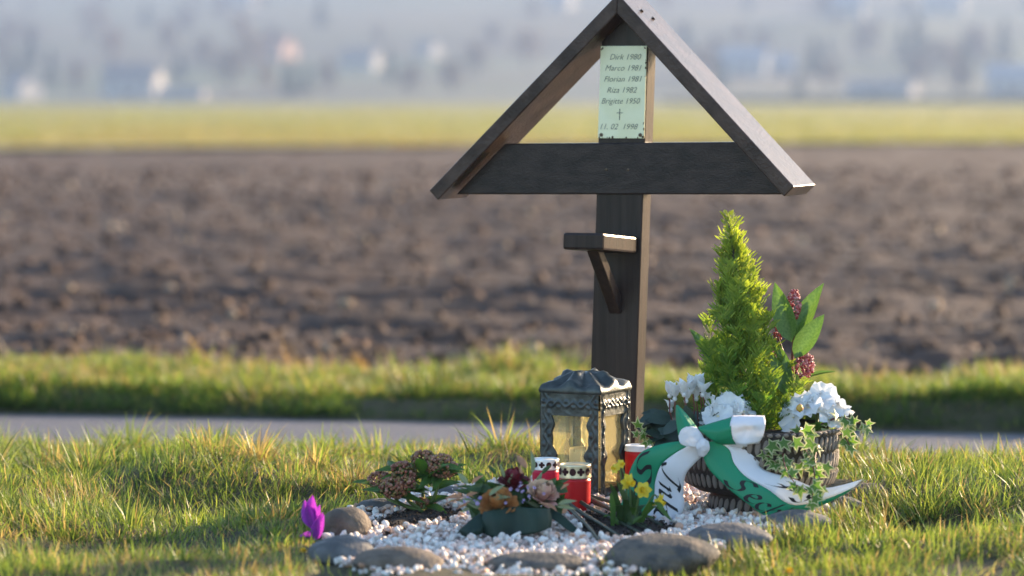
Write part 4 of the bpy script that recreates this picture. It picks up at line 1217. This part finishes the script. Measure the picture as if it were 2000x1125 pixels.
for px, py, s_ in ((1590, 862, .021), (1583, 842, .018), (1650, 838, .018), (1692, 830, .019), (1560, 905, .020), (1580, 910, .021), (1586, 945, .02), (1560, 950, .02), (1600, 955, .021), (1540, 895, .02), (1520, 905, .018),
                   (1612, 905, .02), (1625, 845, .02), (1570, 835, .02), (1500, 868, .021), (1525, 860, .02), (1548, 862, .02), (1588, 978, .018)):
    link('leaf', ivm, IV, frame(at(px, py, (-.725 if py > 925 else -.67) if px < 1620 else -.56), Vector((random.gauss(0, .7), -.2, random.gauss(-.6, .4))), CAMV + Vector((.25, 0, .2)) + rv(.3), s_ * 1.2))
# a sprig of ivy at the left rim
iv2 = at(1268, 862, -.52); iv2.z = .12
I2 = empty('ivy_sprig', iv2, 'pale ivy sprig beside the white lid, left of the planter', 'ivy')
pts = crom([at(1300, 862, -.5), at(1282, 858, -.52), at(1262, 850, -.53), at(1250, 842, -.53)], 8)
b = MB(); b.tube(pts, .0018, 5); b.build('vine', M['stemred'], I2)
for k in range(8):
    for _ in range(2):
        link('leaf', ivm, I2, frame(pts[k] + rv(.006), Vector((random.gauss(-.4, .6), -.3, random.gauss(0, .6))), CAMV + rv(.4), random.uniform(.012, .020)))

# ------------------------------------------------------------------ memorial ribbon with bow
M['rib_green'] = mat('green_satin', (0.010, 0.235, 0.115), (0.014, 0.265, 0.130), 6, 0.5, trans=.15, spec=.5)
M['rib_white'] = mat('white_satin', (0.76, 0.76, 0.80), (0.80, 0.80, 0.83), 6, 0.55, trans=.25, spec=.5)
M['black_print'] = mat('black_print', (0.012, 0.012, 0.014), None, 10, .6)
rb = at(1380, 862, -.66)
RB = empty('memorial_ribbon', (rb.x, rb.y + .02, .01), 'green and white satin memorial ribbon tied in a bow with black lettering', 'ribbon')
def strip(name, L, Mi, R, n=40, parent=RB, flip=False):
    """surface through three edge curves (px, py, depth): green from L to Mi, white from Mi to R"""
    Mi = [(m_[0], m_[1], (l_[2] + r_[2]) / 2 - .004) for l_, m_, r_ in zip(L, Mi, R)]
    Lc, Mc, Rc = (crom([at(*p) for p in c], n) for c in (L, Mi, R))
    def surf(s_, t):
        i = min(max(s_, 0), 1) * (n - 1); j = min(int(i), n - 2); f = i - j
        l, m_, r_ = (c[j].lerp(c[j + 1], f) for c in (Lc, Mc, Rc))
        # quadratic across so that the fold stays smooth
        a_, b_, c_ = l, m_, r_
        p = a_ * (t * (t - 1) / 2) + b_ * (1 - t * t) + c_ * (t * (t + 1) / 2)
        p.y += .0022 * mnoise.noise(Vector((s_ * 3.0, t * 2.6, n * 1.3))) + .0008 * mnoise.noise(Vector((s_ * 9.0, t * 7, n)))
        return p
    q = MB()
    q.grid([[surf(i / (n - 1), -1 + k / 7) for k in range(8)] for i in range(n)], 0)
    q.grid([[surf(i / (n - 1), k / 7) for k in range(8)] for i in range(n)], 1)
    o = q.build(name, [M['rib_green'], M['rib_white']], parent)
    so_ = o.modifiers.new('solid', 'SOLIDIFY'); so_.thickness = 0.0007; so_.offset = 0
    return o, surf
tail1, surf1 = strip('ribbon_tail',
    [(1362, 858, -.648), (1325, 862, -.640), (1290, 868, -.635), (1252, 884, -.628), (1232, 915, -.620), (1222, 955, -.620), (1206, 1008, -.625)],
    [(1366, 864, -.655), (1342, 872, -.655), (1315, 888, -.656), (1292, 908, -.655), (1280, 940, -.650), (1276, 978, -.648), (1252, 1026, -.650)],
    [(1380, 874, -.650), (1372, 890, -.648), (1356, 906, -.650), (1340, 926, -.648), (1335, 958, -.636), (1336, 990, -.638), (1318, 1024, -.640)])
tail2, surf2 = strip('ribbon_tail',
    [(1372, 866, -.662), (1372, 885, -.668), (1384, 915, -.674), (1418, 950, -.682), (1462, 985, -.692), (1500, 1009, -.695), (1548, 1004, -.690), (1602, 988, -.686), (1652, 964, -.684)],
    [(1400, 862, -.662), (1424, 878, -.672), (1434, 905, -.682), (1458, 932, -.694), (1500, 956, -.712), (1536, 982, -.722), (1566, 986, -.712), (1616, 974, -.694), (1668, 952, -.686)],
    [(1432, 866, -.650), (1488, 890, -.650), (1482, 908, -.660), (1502, 922, -.672), (1545, 934, -.685), (1590, 952, -.690), (1616, 953, -.690), (1646, 947, -.688), (1684, 936, -.685)])
# the white turn of the left loop
def patch(name, rows, mats_, n=20, m_=14, parent=RB):
    C = [crom([at(*p) for p in r], n) for r in rows]
    G = []
    for i in range(n):
        G.append(crom([c[i] for c in C], m_))
    for i, row in enumerate(G):
        for j, p in enumerate(row):
            f = 1 - abs(2 * i / (n - 1) - 1)
            p.y += 0.0011 * mnoise.noise(Vector((i * .35, j * .8, len(RB.children) * 3.1))) * (1 + f) + .0005 * math.sin(j * 1.7 + i * .15)
    q = MB(); q.grid(G)
    o = q.build(name, mats_, parent)
    so_ = o.modifiers.new('solid', 'SOLIDIFY'); so_.thickness = 0.0007; so_.offset = 0
    return o
patch('bow_loop', [[(1325, 852, -.670), (1331, 839, -.675), (1345, 832, -.679), (1361, 835, -.674)],
                   [(1329, 866, -.674), (1341, 858, -.680), (1356, 854, -.682), (1373, 852, -.676)],
                   [(1343, 873, -.676), (1352, 872, -.681), (1363, 872, -.682), (1378, 868, -.680)]], [M['rib_white']])
patch('bow_loop', [[(1320, 792, -.640), (1320, 815, -.650), (1325, 852, -.668)],
                   [(1322, 791, -.648), (1332, 812, -.668), (1342, 834, -.679)],
                   [(1325, 792, -.642), (1345, 813, -.655), (1362, 836, -.672)]], [M['rib_green']])
# right loop: green cone and white mouth
patch('bow_loop', [[(1364, 834, -.664), (1400, 823, -.668), (1432, 814, -.666)],
                   [(1364, 836, -.672), (1398, 838, -.684), (1428, 832, -.688)],
                   [(1366, 840, -.672), (1396, 858, -.682), (1430, 852, -.686)],
                   [(1368, 842, -.664), (1402, 866, -.670), (1438, 868, -.672)]], [M['rib_green']])
patch('bow_loop', [[(1430, 812, -.664), (1462, 811, -.662), (1493, 812, -.655)],
                   [(1426, 828, -.687), (1460, 829, -.682), (1495, 827, -.670)],
                   [(1428, 850, -.686), (1462, 842, -.676), (1491, 850, -.672)],
                   [(1438, 868, -.678), (1456, 868, -.684), (1482, 866, -.664)]], [M['rib_white']])
patch('bow_loop', [[(1436, 866, -.672), (1455, 864, -.664), (1474, 872, -.655), (1488, 888, -.65)],
                   [(1424, 872, -.664), (1448, 876, -.654), (1468, 884, -.645), (1486, 893, -.642)]], [M['rib_white']])
patch('knot', [[(1360, 866, -.682), (1372, 856, -.687), (1384, 862, -.683)],
               [(1361, 878, -.684), (1373, 874, -.691), (1386, 876, -.685)],
               [(1366, 892, -.674), (1374, 892, -.682), (1381, 886, -.676)]], [M['rib_white']])
# calligraphic lettering: broad nib strokes laid on the ribbon
GL = {'S': [[(.78, .86), (.55, 1.0), (.28, .86), (.38, .60), (.62, .42), (.60, .12), (.30, .0), (.02, .14)]],
      'e': [[(.12, .26), (.42, .34), (.44, .52), (.26, .56), (.12, .36), (.16, .08), (.34, .0), (.56, .12)]],
      'c': [[(.46, .46), (.32, .56), (.14, .40), (.12, .14), (.28, .0), (.52, .12)]],
      'h': [[(.06, .0), (.22, .98)], [(.12, .30), (.34, .56), (.46, .46), (.40, .12), (.56, .06)]],
      't': [[(.30, .92), (.16, .14), (.30, .0), (.46, .12)], [(.04, .60), (.46, .64)]],
      'l': [[(.28, .98), (.14, .12), (.26, .0), (.40, .10)]],
      'J': [[(.30, .86), (.52, 1.0), (.80, .92)], [(.62, .96), (.44, .2), (.22, -.16), (.0, -.02)]],
      'n': [[(.04, .54), (.14, .52), (.08, .0)], [(.10, .30), (.30, .56), (.42, .48), (.36, .10), (.54, .06)]],
      'F': [[(.20, .96), (.55, 1.0), (.86, .92)], [(.48, .98), (.36, .3), (.14, .0)], [(.22, .50), (.62, .54)]]}
ADV = {'S': .86, 'e': .54, 'c': .52, 'h': .62, 't': .46, 'l': .40, 'J': .78, 'n': .58, 'F': .8, ' ': .4}
def letter(txt, surf, s0, ds, t0, dt, side, parent, slant=.18):
    """gx runs along the ribbon, gy across it"""
    x0 = 0.0
    for ch in txt:
        if ch in GL:
            q = MB()
            for stroke in GL[ch]:
                pts = crom([Vector((x, y, 0)) for x, y in stroke], 9 * len(stroke))
                rows = []
                for p in pts:
                    row = []
                    for nb in (-1, 1):
                        gx, gy = x0 + p.x + slant * p.y + nb * .066, p.y + nb * .052
                        s_, t = s0 + gx * ds, t0 + gy * dt
                        a_ = surf(s_, t); ds_ = surf(s_ + .004, t) - surf(s_ - .004, t); dt_ = surf(s_, t + .02) - surf(s_, t - .02)
                        nm = ds_.cross(dt_); nm = nm.normalized() if nm.length > 1e-12 else Vector((0, -1, 0))
                        if nm.dot(CAM - a_) < 0: nm = -nm
                        row.append(a_ + nm * 0.0011)
                    rows.append(row)
                q.grid(rows)
            q.build('lettering', M['black_print'], parent)
        x0 += ADV[ch]
letter('Jnh', surf1, .46, .235, .14, .74, 1, tail1)
letter('Se', surf1, .44, .30, -.90, .72, 1, tail1)
letter('Secht', surf2, .34, .125, -.92, .84, -1, tail2)
letter('FS', surf2, .44, .20, .18, .62, 1, tail2)

# fringe along the cut end of the right tail
q = MB(); rnf = random.Random(9)
for k in range(34):
    t = -1 + 2 * k / 33
    p = surf2(1.0, t); d = (surf2(1.0, t) - surf2(.97, t)).normalized()
    q.tube([p, p + d * rnf.uniform(.004, .010) + Vector((0, 0, rnf.uniform(-.003, .001)))], .0004, 4, rnf.choice((0, 0, 1)))
q.build('fringe', [mat('fringe_thread', (0.55, 0.46, 0.36), None, 10, .6), M['doorfar']], tail2)
# ------------------------------------------------------------------ bouquet lying on the gravel
M['bigleaf'] = mat('dark_bouquet_leaf', (0.007, 0.024, 0.016), (0.014, 0.038, 0.025), 18, .55, trans=.12)
M['roseorange'] = mat('faded_orange_petal', (0.32, 0.125, 0.035), (0.46, 0.25, 0.09), 40, .6, trans=.25)
M['rosedark'] = mat('dark_red_petal', (0.10, 0.006, 0.012), (0.16, 0.012, 0.022), 40, .6, trans=.15)
M['rosepink'] = mat('cream_pink_petal', (0.50, 0.24, 0.22), (0.66, 0.50, 0.34), 28, .6, trans=.25)
M['dried'] = mat('dried_leaf', (0.34, 0.16, 0.085), (0.48, 0.28, 0.17), 40, .7, trans=.3)
M['lilac'] = mat('lilac_floret', (0.24, 0.18, 0.36), (0.38, 0.32, 0.52), 60, .6, trans=.2)
M['paleleaf'] = mat('grey_green_leaf', (0.17, 0.22, 0.11), (0.26, 0.30, 0.17), 40, .5, trans=.25)
bq = ground_at(1015, 1060); bq.z = .02
BQ = empty('flower_bouquet', bq, 'wilted bouquet of orange, dark red and pink roses lying on the gravel', 'bouquet')
YB = bq.y
def rose(px, py, Y, wpx, ax, mm, n=17, lab=None):
    c = at(px, py, Y); R_ = wpx / 2 / (FPX / (Y + 6.5)); ax = Vector(ax).normalized()
    core = MB(); u = ax.orthogonal().normalized(); w = ax.cross(u)
    rows = []
    for i in range(7):
        t = i / 6; r_ = R_ * .42 * math.sin(.5 + 2.3 * t)
        rows.append([c + ax * R_ * (t * 1.15 - .35) + (u * math.cos(k / 12 * 6.283) + w * math.sin(k / 12 * 6.283)) * r_ for k in range(12)])
    core.grid(rows, 0, True)
    o = core.build('rose', M[mm], BQ)
    if lab: o['label'] = lab
    for k in range(n):
        f = k / (n - 1); an = k * 2.4
        d = u * math.cos(an) + w * math.sin(an); sd = ax.cross(d)
        q = MB(); rows = []
        open_ = .30 + .75 * f
        for i in range(6):
            t = i / 5
            rr0 = R_ * (.22 + .10 * f) + R_ * .72 * t * open_ * (.65 + .35 * t)
            hh = R_ * (-.45 + 1.15 * t * (1.05 - .55 * f)) - R_ * .18 * f * t ** 3
            row = []
            for s_ in (-1, -.5, 0, .5, 1):
                th = s_ * (.85 - .2 * f) * math.sin(.35 + 2.0 * t)
                dd = d * math.cos(th) + sd * math.sin(th)
                row.append(c + dd * rr0 * (1 + .05 * math.sin(5 * s_ + k)) + ax * (hh + R_ * .06 * math.sin(s_ * 4 + k * 1.7) * t))
            rows.append(row)
        q.grid(rows); q.build('petal', M[mm], o)
rose(972, 983, YB - .04, 76, (-.25, -.75, .6), 'roseorange', 15, 'faded orange rose of the bouquet')
rose(1003, 940, YB + .03, 66, (.0, -.3, 1), 'rosedark', 17, 'dark red rose of the bouquet')
rose(1060, 964, YB + .0, 70, (.35, -.55, .7), 'rosepink', 17, 'cream and pink rose of the bouquet')
# large dark leaves
def big_leaf(rows, name='large_leaf'):
    C = [crom([at(*p) for p in r], 18) for r in rows]
    q = MB(); q.grid([crom([c[i] for c in C], 12) for i in range(18)])
    o = q.build(name, M['bigleaf'], BQ)
    s_ = o.modifiers.new('solid', 'SOLIDIFY'); s_.thickness = .0008
y0 = YB - .06
big_leaf([[(944, 1000, y0 + .012), (965, 995, y0 - .004), (1000, 990, y0 + .008), (1040, 992, y0 - .006), (1074, 994, y0 + .008)],
          [(938, 1020, y0 + .002), (970, 1016, y0 - .016), (1008, 1014, y0 + .000), (1045, 1012, y0 - .014), (1078, 1014, y0 + .004)],
          [(944, 1042, y0 - .004), (970, 1052, y0 - .022), (1005, 1047, y0 - .008), (1045, 1042, y0 - .020), (1076, 1030, y0 + .0)]])
big_leaf([[(892, 1042, y0 + .02), (900, 1032, y0), (930, 1007, y0 + .01), (960, 996, y0 + .03)],
          [(896, 1047, y0 + .01), (915, 1042, y0 - .015), (940, 1027, y0 - .01), (960, 1012, y0 + .02)],
          [(902, 1050, y0 + .0), (922, 1048, y0 - .015), (942, 1042, y0 - .01), (956, 1028, y0 + .02)]])
big_leaf([[(1060, 992, YB), (1090, 1000, YB - .02), (1115, 1020, YB - .03), (1160, 1062, YB - .05)],
          [(1050, 1002, YB - .01), (1080, 1014, YB - .03), (1110, 1036, YB - .04), (1160, 1066, YB - .05)]], 'long_leaf')
stems = (((1070, 990), (1130, 1010), (1210, 1030), (1290, 1066)), ((1080, 985), (1150, 1006), (1230, 1020), (1292, 1048)), ((1070, 998), (1120, 1030), (1180, 1058), (1232, 1086)),
         ((1085, 996), (1140, 1024), (1200, 1044), (1262, 1070)), ((1075, 1002), (1110, 1030), (1150, 1060), (1186, 1102)), ((1090, 992), (1160, 1016), (1220, 1040), (1275, 1062)))
for k, s_ in enumerate(stems):
    pts = crom([Vector((*ground_at(x, y)[:2], 0)) + Vector((0, 0, h)) for (x, y), h in zip(s_, (.055, .038, .028, .020))], 12)
    b = MB(); b.tube(pts, [.0042 - .0001 * i for i in range(12)], 7); b.build('flower_stem', mat('dark_rose_stem', (0.020, 0.032, 0.018), (0.038, 0.048, 0.026), 40, .5) if k == 0 else bpy.data.materials['dark_rose_stem'], BQ)
for k in range(60):
    px, py = random.uniform(925, 1092), random.uniform(950, 1008)
    p = at(px, py, YB + random.uniform(.0, .05)); d = Vector((random.gauss(0, 1), random.uniform(-.5, .3), random.uniform(-.2, .8)))
    if k == 0: lfb = leaf_mesh('leaf', M['leafdark'], 1, .55, .25, .3, wave=.15)
    link('small_leaf', lfb, BQ, frame(p - d.normalized() * .02, d, CAMV + rv(.6), (.04, random.uniform(.035, .05), .04)))
sm = {k: leaf_mesh('leaf', M[k], 1, .40, .25, .35) for k in ('paleleaf', 'dried', 'leafdark')}
for k in range(80):
    px, py = random.gauss(985, 45), random.gauss(972, 24)
    if px > 1085: continue
    px = max(px, 905)
    mm = random.choice(('paleleaf', 'paleleaf', 'leafdark', 'leafdark', 'leafdark', 'dried'))
    p = at(px, py, YB + random.uniform(.0, .10))
    d = Vector(((px - 1000) / 60, random.uniform(-.8, .2), (985 - py) / 45)) + rv(.4)
    link('small_leaf', sm[mm], BQ, frame(p, d, CAMV + Vector((0, 0, .5)) + rv(.5), (random.uniform(.016, .03), random.uniform(.022, .042), .03)))
for (px, py, tx, ty) in ((1090, 985, 1118, 976), (1088, 990, 1116, 990), (955, 968, 985, 942), (960, 975, 990, 968)):
    link('small_leaf', sm['paleleaf'], BQ, frame(at(px, py, YB - .06), at(tx, ty, YB - .06) - at(px, py, YB - .06), (0, -1, .7), (.024, .034, .03)))
for (px, py, s_) in ((1030, 915, .04), (1022, 925, .03), (1088, 1000, .036), (1098, 1004, .03), (922, 945, .026), (910, 968, .022), (1112, 945, .02)):
    link('dried_leaf', sm['dried'], BQ, frame(at(px, py, YB - .03), rv() + Vector((0, 0, .8)), CAMV + rv(.5), (s_ * .8, s_, s_)))
flor = MB()
for j in range(5):
    a2 = j * 1.2566
    d = Vector((math.cos(a2), math.sin(a2), 0)); sd = Vector((-d.y, d.x, 0))
    flor.add([Vector((0, 0, 0)), d * .6 + sd * .4 + Vector((0, 0, .25)), d + Vector((0, 0, .3)), d * .6 - sd * .4 + Vector((0, 0, .25))], [(0, 1, 2, 3)])
fm = flor.mesh('floret', M['lilac'])
for k in range(26):
    if k % 3 == 0: px, py = random.gauss(920, 10), random.gauss(985, 10)
    else: px, py = random.gauss(1010, 22), random.gauss(958, 12)
    link('floret', fm, BQ, frame(at(px, py, YB - .045 + random.gauss(0, .012)), rv(), CAMV + rv(.5), random.uniform(.0025, .0048)))

# ------------------------------------------------------------------ daffodils
M['yellow'] = mat('daffodil_petal', (0.72, 0.58, 0.035), (0.78, 0.66, 0.09), 40, .5, trans=.35)
M['trumpet'] = mat('daffodil_trumpet', (0.78, 0.54, 0.02), (0.82, 0.60, 0.03), 40, .5, trans=.3)
df = ground_at(1236, 1048); df.z = .03
DF = empty('daffodil_plant', df, 'small yellow daffodils growing in front of the left ribbon tail', 'flower')
lf_d = leaf_mesh('leaf', M['leafmid'], 1, .10, .5, .1, 8, 3)
YD = df.y
for tx, ty, w in ((1196, 960, 1), (1205, 940, 1), (1182, 985, 1.2), (1215, 960, 1), (1245, 968, 1), (1232, 955, .9), (1262, 985, 1.1), (1300, 1002, 1.3), (1312, 1018, 1.2), (1178, 1010, 1), (1222, 975, 1.1), (1255, 1000, 1.2), (1278, 1012, 1.1), (1192, 945, .9), (1240, 990, 1.3), (1210, 985, 1.2)):
    p0 = df + Vector((random.gauss(0, .010) - .012 * (tx < 1225), random.gauss(0, .008), -.012)); p1 = at(tx, ty, YD + random.uniform(-.04, .03))
    q = MB(); pts = crom([p0, p0.lerp(p1, .55) + Vector((0, 0, .012 + .02 * (tx > 1280))), p1], 9); rows = []
    for i, p in enumerate(pts):
        t = i / 8; wd = .0055 * w * (1 - t ** 4) * (.7 + .6 * t) + .0004
        rows.append([p + Vector((s_ * wd, -.002 * (1 - abs(s_)), 0)) for s_ in (-1, 0, 1)])
    q.grid(rows); q.build('leaf', M['leafdark' if (tx + ty) % 2 else 'leafmid'], DF)
def daffodil(px, py, s_, face, bx):
    c = at(px, py, YD - .02); face = Vector(face).normalized()
    b = MB(); b.tube(crom([df + Vector((bx, 0, -.01)), df.lerp(c, .6) + Vector((0, 0, .012)), c - face * .012 + Vector((0, 0, .004)), c - face * .003], 9), .0018, 6); b.build('stem', M['stem'], DF)
    u = face.orthogonal().normalized(); w = face.cross(u)
    q = MB()
    for k in range(6):
        an = k * 1.0472 + .3; d = (u * math.cos(an) + w * math.sin(an) - face * .18).normalized(); sd = face.cross(d)
        q.grid([[c + d * s_ * t + sd * s_ * x * .40 * math.sin(.25 + 2.75 * t) + face * s_ * .12 * (abs(x) - t * t) for x in (-1, -.5, 0, .5, 1)] for t in np.linspace(0, 1, 6)])
    o = q.build('blossom', M['yellow'], DF)
    q = MB(); rows = []
    for t in np.linspace(0, 1, 6):
        rows.append([c + face * s_ * .75 * t + (u * math.cos(k / 14 * 6.283) + w * math.sin(k / 14 * 6.283)) * s_ * (.24 + .12 * t ** 3 * (1 + .2 * (k % 2))) for k in range(14)])
    q.grid(rows, 0, True); q.build('trumpet', M['trumpet'], o)
daffodil(1227, 941, .017, (.55, -.6, -.15), -.005)
daffodil(1256, 957, .0165, (-.15, -.9, .1), 0)
daffodil(1288, 978, .015, (.7, -.5, -.5), .006)
daffodil(1201, 915, .010, (-.5, -.6, .2), -.01)
daffodil(1213, 906, .009, (.3, -.7, .1), -.008)

# ------------------------------------------------------------------ purple flower, dandelions, sprouts
M['purple'] = mat('purple_petal', (0.25, 0.04, 0.36), (0.36, 0.08, 0.46), 30, .45, trans=.45, tcol=(1.3, .8, 1.2))
pf = ground_at(614, 1072)
PF = empty('purple_crocus', pf, 'purple crocus flower standing in the grass left of the brown stone', 'flower')
b = MB(); b.tube([pf + Vector((0, 0, -.005)), at(614, 1050, pf.y), at(612, 1030, pf.y)], [.003, .003, .0025], 6); b.build('stem', mat('pale_stem', (.5, .48, .5), None, 10, .5), PF)
pp = leaf_mesh('petal', M['purple'], 1, .52, .45, -.08, 8)
for (ax_, ay, bx, by, dy, wf) in ((610, 1030, 596, 975, -.012, .9), (612, 1032, 612, 966, -.004, .85), (614, 1032, 626, 985, .004, .8), (613, 1034, 600, 990, .010, .8), (616, 1036, 632, 1000, -.006, .7), (611, 1032, 606, 972, .008, .9)):
    px_leaf(pp, PF, (ax_, ay), (bx, by), pf.y + dy, wf, (-.2, -1, .1), 0, 'petal')
px_leaf(pp, PF, (618, 1048), (584, 1050), pf.y - .02, 1.0, (0, -.6, 1), 0, 'petal')
px_leaf(pp, PF, (618, 1054), (634, 1004), pf.y - .015, .8, (-.2, -1, .1), 0, 'petal')
px_leaf(pp, PF, (617, 1054), (622, 1008), pf.y - .022, .8, (-.2, -1, .1), 0, 'petal')
px_leaf(pp, PF, (616, 1052), (612, 1026), pf.y - .02, 1.2, (0, -1, .2), 0, 'petal')
M['dandelion'] = mat('dandelion_yellow', (0.75, 0.46, 0.01), (0.8, 0.56, 0.02), 60, .6, trans=.25)
def dandelion(px, py, s_, label):
    g = ground_at(px, py + 22); c = at(px, py, g.y)
    t = empty('dandelion', (g.x, g.y, 0), label, 'flower', 'yellow dandelions in the lawn')
    b = MB(); b.tube([Vector((g.x, g.y, -.01)), c], .0015, 5); b.build('stem', M['stem'], t)
    q = MB()
    for ring in range(3):
        for k in range(16):
            an = k / 16 * 6.283 + ring * .2; el = .25 + ring * .4
            d = Vector((math.cos(an) * math.cos(el), math.sin(an) * math.cos(el), math.sin(el))); sd = Vector((-math.sin(an), math.cos(an), 0))
            q.add([c, c + d * s_ * .7 + sd * s_ * .13, c + d * s_, c + d * s_ * .7 - sd * s_ * .13], [(0, 1, 2, 3)])
    q.build('flower_head', M['dandelion'], t, False)
dandelion(1541, 1119, .011, 'yellow dandelion at the lower edge, right of the big mottled stone')
dandelion(563, 1114, .009, 'yellow dandelion at the lower edge, left of the bed')
dandelion(592, 1080, .010, 'yellow dandelion just below the purple crocus')

# blades of grass growing over the stones and out of the gravel
def tuft(cx, cy, spread, n, h, fwd=0.0):
    P = []
    for _ in range(n):
        g = ground_at(random.gauss(cx, spread), cy + random.gauss(0, 4)); P.append((g.x, g.y, .0))
    return np.array(P), RNG.uniform(.6, 1.2, n) * h
TF = [(720, 1146, 40, 60, .032), (1000, 1150, 60, 40, .028), (1290, 1152, 60, 110, .034), (1400, 1120, 40, 120, .045), (1200, 1128, 14, 60, .055), (1120, 1125, 8, 12, .03), (980, 1122, 6, 3, .05), (820, 1060, 5, 2, .04), (1245, 1075, 5, 3, .05), (1440, 1110, 60, 260, .055), (1560, 1070, 60, 300, .06), (1660, 1040, 50, 260, .065), (620, 1135, 12, 60, .045), (1340, 1135, 60, 120, .03), (660, 1072, 30, 50, .025),
      (1740, 1010, 40, 200, .07), (700, 1050, 10, 14, .03), (930, 1130, 30, 12, .02), (1290, 925, 20, 60, .09), (1000, 955, 60, 200, .06)]
PP, HH = zip(*[tuft(*t) for t in TF]); PP = np.concatenate(PP); HH = np.concatenate(HH); n = len(PP)
dry = np.full(n, .22)
me = grass_mesh('edge_grass', PP, HH, RNG.uniform(.0016, .0032, n), RNG.normal(2.6, 1.1, n), np.clip(RNG.normal(.35, .25, n), -.1, .85), np.abs(RNG.normal(.2, .25, n)), grass_cols(n, dry, 1 - dry), M['grass'])
tag(link('edge_grass', me), 'longer grass blades growing along the border stones', 'grass', kind='stuff')
